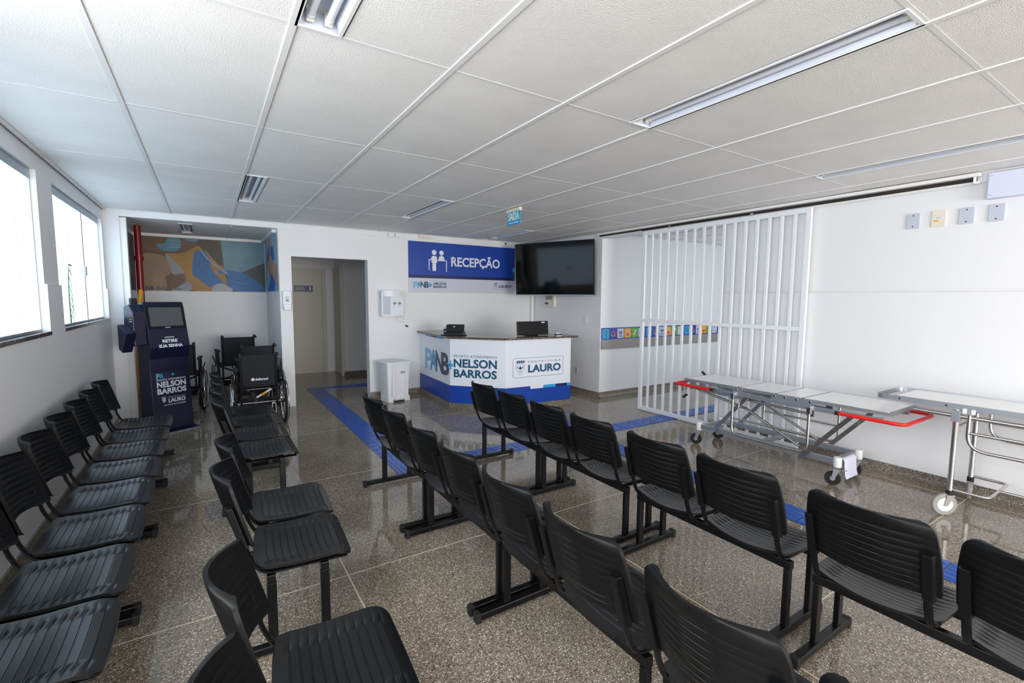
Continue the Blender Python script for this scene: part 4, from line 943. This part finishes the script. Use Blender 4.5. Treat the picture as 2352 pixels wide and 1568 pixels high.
# ================================================================== STRETCHERS
def caster(par, x, y, zt, r, wheel='rubber', hub='rail', fork='alu', ang=.5, brake=False, hr=.34):
    dx, dy = cos(ang)*.03, sin(ang)*.03; cx, cy = x+dx, y+dy
    side = Vector((-sin(ang), cos(ang), 0)); fwd = Vector((cos(ang), sin(ang), 0))
    mw = Matrix(((fwd.x, 0, side.x, cx), (fwd.y, 0, side.y, cy), (0, 1, 0, r+.001), (0, 0, 0, 1)))
    w = MB().lathe([(r*hr, -.014), (r*.94, -.014), (r, -.008), (r, .008), (r*.94, .014), (r*hr, .014)], mw, 24).build('caster_wheel', wheel, par, smooth=40)
    MB().lathe([(r*hr, -.0155), (r*hr, .0155)], mw, 18).build('wheel_hub', hub, w, smooth=40)
    b = MB()
    for s in (-1, 1):
        P = lambda a, z: Vector((x, y, 0))+fwd*a+side*(s*.02)+Vector((0, 0, z))
        t = side*.0025
        q = [P(-.025, zt), P(.025, zt), P(.042, r*.9), P(.018, r*.9)]
        b.add([v-t for v in q]+[v+t for v in q], [(3, 2, 1, 0), (4, 5, 6, 7), (0, 1, 5, 4), (1, 2, 6, 5), (2, 3, 7, 6), (3, 0, 4, 7)])
    b.add([Vector((x, y, zt-.004))+fwd*a+side*c for a, c in ((-.027, -.023), (.027, -.023), (.027, .023), (-.027, .023))]+[Vector((x, y, zt+.004))+fwd*a+side*c for a, c in ((-.027, -.023), (.027, -.023), (.027, .023), (-.027, .023))],
          [(3, 2, 1, 0), (4, 5, 6, 7), (0, 1, 5, 4), (1, 2, 6, 5), (2, 3, 7, 6), (3, 0, 4, 7)])
    b.build('fork', fork, w)
    if brake: MB().tube([Vector((x, y, zt-.01))-fwd*.02, Vector((x, y, zt+.0))-fwd*.075], .009, 6, ry=.004).build('brake_pedal', fork, w)
    return w
g1 = thing('stretcher', 'adjustable steel stretcher with red handles in front of the gate', 'stretcher', (4.98, 2.5, 0))
XN, XF = 4.70, 5.26; ZT = .775
sec = [3.515, 2.855, 2.455, 2.205, 1.515]
for i, (a, b_) in enumerate(zip(sec, sec[1:])):
    t = MB().box(XN, XF, b_+.008, a-.008, ZT-.010, ZT).build('top_panel', 'steelp', g1, bevel=.003)
    for xe in (XN, XF): MB().box(xe-.003, xe+.003, b_+.008, a-.008, ZT-.032, ZT-.010).build('edge_strip', 'alu', t)
for y in sec[1:-1]: MB().box(XN+.004, XF-.004, y-.0078, y+.0078, ZT-.012, ZT-.003).build('hinge_gap', 'rubber', g1)
MB().box(XN, XF, 1.509, 1.515, ZT-.032, ZT-.001).build('end_strip', 'alu', g1); MB().box(XN, XF, 3.515, 3.521, ZT-.032, ZT-.001).build('end_strip', 'alu', g1)
for x in (XN, XF):
    s = -1 if x == XN else 1
    MB().box(x-.012, x+.012, 1.56, 3.45, .675, .715).build('side_beam', 'alu', g1, bevel=.003)
    pl = MB().box(x+s*.005, x+s*.012, 2.10, 2.49, .715, .768).build('side_plate', 'alu', g1)
    for y in (2.13, 2.25, 2.36, 2.46): MB().cyl((x+s*.012, y, .747), (x+s*.018, y, .747), .010, 10).build('bolt', 'chrome', pl, smooth=40)
    bp = MB().box(x+s*.003, x+s*.010, 2.80, 2.90, .715, .762).build('hinge_plate', 'alu', g1); MB().cyl((x+s*.010, 2.86, .745), (x+s*.016, 2.86, .745), .009, 10).build('bolt', 'chrome', bp)
    xg = x+s*.03
    MB().tube(bend([(xg, 2.885, .69), (xg, 2.885, .265), (xg, 2.125, .265), (xg, 2.125, .69)], .09), .013, 10).build('guard_rail', 'steel', g1, smooth=50)
    MB().tube([(xg, 2.88, .435), (xg, 2.13, .435)], .010, 8).build('guard_bar', 'steel', g1, smooth=50)
    for y in (2.885, 2.125): MB().box(xg-.018, xg+.018, y-.02, y+.02, .64, .71).build('guard_clamp', 'chrome', g1, bevel=.006)
    xi = x-s*.03
    for (ya, za, yb_, zb) in ((3.165, .20, 2.76, .68), (2.20, .20, 1.79, .69)):
        dv = Vector((0, yb_-ya, zb-za)).normalized(); nn = Vector((0, -dv.z, dv.y))*.019
        P0, P1 = Vector((xi, ya, za))-dv*.02, Vector((xi, yb_, zb)); t = Vector((.006, 0, 0))
        q = [P0+nn, P0-nn, P1-nn, P1+nn]
        MB().add([v-t for v in q]+[v+t for v in q], [(3, 2, 1, 0), (4, 5, 6, 7), (0, 1, 5, 4), (1, 2, 6, 5), (2, 3, 7, 6), (3, 0, 4, 7)]).build('lift_arm', 'steel', g1)
for x in (4.80, 5.18):
    MB().tube([(x, 3.48, .655), (x, 2.95, .64), (x, 2.2, .612)], .013, 10).build('crank_rod', 'steel', g1, smooth=50)
    MB().box(x-.01, x+.01, 2.14, 2.20, .59, .70).build('crank_link', 'steel', g1)
    MB().tube([(x+.03, 3.42, .64), (x+.03, 2.83, .53), (x+.03, 2.27, .27)], .014, 10).build('diagonal_rod', 'steel', g1, smooth=50)
for x, yy, f in ((4.79, 3.60, -1), (5.20, 3.60, 1)):
    rod = MB().tube(bend([(x, 3.45, .655), (x, yy, .655), (x-.005, yy-.06 if f < 0 else yy-.02, .655+f*.09)], .02, 3), .007, 8).build('crank_handle', 'chrome', g1, smooth=50)
    p0 = Vector((x-.005, yy-.06 if f < 0 else yy-.02, .655+f*.09)); MB().cyl(p0, p0+Vector((0, .055, f*.045)), .014, 12).build('grip', 'rubber', rod, smooth=50)
BN, BF, BY0, BY1 = 4.79, 5.22, 1.94, 3.33
for x in (BN, BF): MB().box(x-.016, x+.016, BY0, BY1, .195, .248).build('base_beam', 'alu', g1, bevel=.003)
for y in (BY0, BY1, 2.62): MB().box(BN+.016, BF-.016, y-.018, y+.018, .20, .243).build('cross_beam', 'alu', g1, bevel=.003)
for x in (BN, BF):
    for y, a_ in ((BY1+.03, -.6), (BY0-.03, -.9)):
        MB().lathe([(.031, .175), (.034, .18), (.034, .262), (.028, .268)], Matrix.Translation((x, y, 0)), 20).build('corner_sleeve', 'white', g1, smooth=40)
        caster(g1, x, y, .155, .064, ang=1.9, brake=(y < 2.5))
for ya, yb_, lift in ((3.14, 3.63, 0), (1.87, 1.40, 0)):
    z = .700
    h = MB().tube(bend([(XN-.055, ya, z), (XN-.055, yb_, z), (XF+.055, yb_, z), (XF+.055, ya, z)], .09), .016, 12).build('red_handle', 'red', g1, smooth=50)
    for x in (XN-.055, XF+.055):
        d_ = -1 if yb_ > ya else 1
        MB().cyl((x, ya, z), (x, ya+d_*.03, z), .0175, 12).build('black_tip', 'rubber', h, smooth=50)
        MB().box(min(x, x+(.055 if x < 5 else -.055)), max(x, x+(.055 if x < 5 else -.055)), (ya+yb_)/2-.015, (ya+yb_)/2+.015, z-.008, z+.008).build('bracket', 'alu', h)
# sheet of paper hung on the end of the base
ps = [(0, .245), (.02, .243), (.035, .225), (.038, .16), (.045, .09), (.055, .055)]
vs = []; fs = []
for i, (dy, z) in enumerate(ps):
    for x in (4.85, 5.09): vs += [(x+.02*(i/5), BY0-.022-dy, z), (x+.02*(i/5), BY0-.0235-dy, z+.001)]
for i in range(len(ps)-1):
    k = 4*i; fs += [(k, k+2, k+6, k+4), (k+1, k+5, k+7, k+3), (k, k+4, k+5, k+1), (k+2, k+3, k+7, k+6)]
fs += [(0, 1, 3, 2), (20, 22, 23, 21)]
tag(MB().add(vs, fs).build('paper_sheet', 'paper', smooth=50), 'white sheet of paper hanging from the end of the red handled stretcher', 'paper')

g2 = thing('stretcher', 'plain tubular steel stretcher at the right edge', 'stretcher', (5.14, .7, 0))
XN, XF = 4.88, 5.41; Y1, Y0 = 1.56, -.35; ZT = .892
MB().box(XN+.008, XF-.008, Y0, Y1, ZT-.008, ZT).build('top_panel', 'steelp', g2, bevel=.003)
for x in (XN, XF): MB().box(x-.006, x+.006, Y0, Y1, ZT-.038, ZT+.006).build('edge_bar', 'alu', g2)
lp = bend([(XN, Y1, 0), (XN, Y1+.13, 0), (XF, Y1+.13, 0), (XF, Y1, 0)], .09)
vs = []; fs = []
for i, p in enumerate(lp):
    a_ = lp[max(0, i-1)]; c_ = lp[min(len(lp)-1, i+1)]; t = (c_-a_).normalized(); nn = Vector((t.y, -t.x, 0))*.004
    for s in (-1, 1):
        for z in (ZT-.036, ZT+.004): vs.append((p.x+s*nn.x, p.y+s*nn.y, z))
for i in range(len(lp)-1):
    k = 4*i; fs += [(k, k+4, k+5, k+1), (k+2, k+3, k+7, k+6), (k+1, k+5, k+7, k+3), (k, k+2, k+6, k+4)]
fs += [(0, 1, 3, 2), (len(vs)-4, len(vs)-2, len(vs)-1, len(vs)-3)]
MB().add(vs, fs).build('end_loop', 'alu', g2, smooth=40)
for x in (XN, XF):
    s = -1 if x == XN else 1
    for y in (1.155, .02):
        MB().cyl((x, y, .20), (x, y, .855), .019, 14).build('leg', 'steel', g2, smooth=50)
        MB().cyl((x, y, .168), (x, y, .205), .023, 14).build('leg_ferrule', 'rubber', g2, smooth=50)
        MB().box(x-.028, x+.028, y-.026, y+.026, .76, .85).build('leg_bracket', 'alu', g2, bevel=.002)
        caster(g2, x, y, .165, .088, 'rail', 'pwhite', 'rail', hr=.62, ang=2.4 if x == XN else .2)
    MB().tube([(x, 1.42, .805), (x, -.2, .80)], .016, 12).build('side_tube', 'steel', g2, smooth=50)
    xg = x+s*.03
    MB().tube(bend([(xg, 1.075, .83), (xg, 1.075, .56), (xg, -.1, .56), (xg, -.1, .83)], .12), .013, 10).build('guard_rail', 'steel', g2, smooth=50)
    MB().tube([(xg, 1.07, .69), (xg, -.1, .69)], .012, 10).build('guard_bar', 'steel', g2, smooth=50)
    for y in (1.06, 1.11): MB().box(x-.008+s*.006, x+.008+s*.006, y-.012, y+.012, ZT-.06, ZT-.022).build('hinge_block', 'white', g2, bevel=.003)
    for y in (1.52, 1.22): MB().cyl((x+s*.006, y, ZT-.016), (x+s*.009, y, ZT-.016), .007, 10).build('bolt', 'trackd', g2)
MB().tube([(XN, 1.155, .71), (XF, 1.155, .71)], .012, 10).build('end_tube', 'steel', g2, smooth=50)
MB().tube(bend([(XN, 1.155, .215), (XN, .93, .215), (XF, .93, .215), (XF, 1.155, .215)], .06), .011, 10).build('base_loop', 'steel', g2, smooth=50)
MB().tube([((XN+XF)/2, .93, .215), ((XN+XF)/2, .02, .215)], .011, 10).build('base_tube', 'steel', g2, smooth=50)
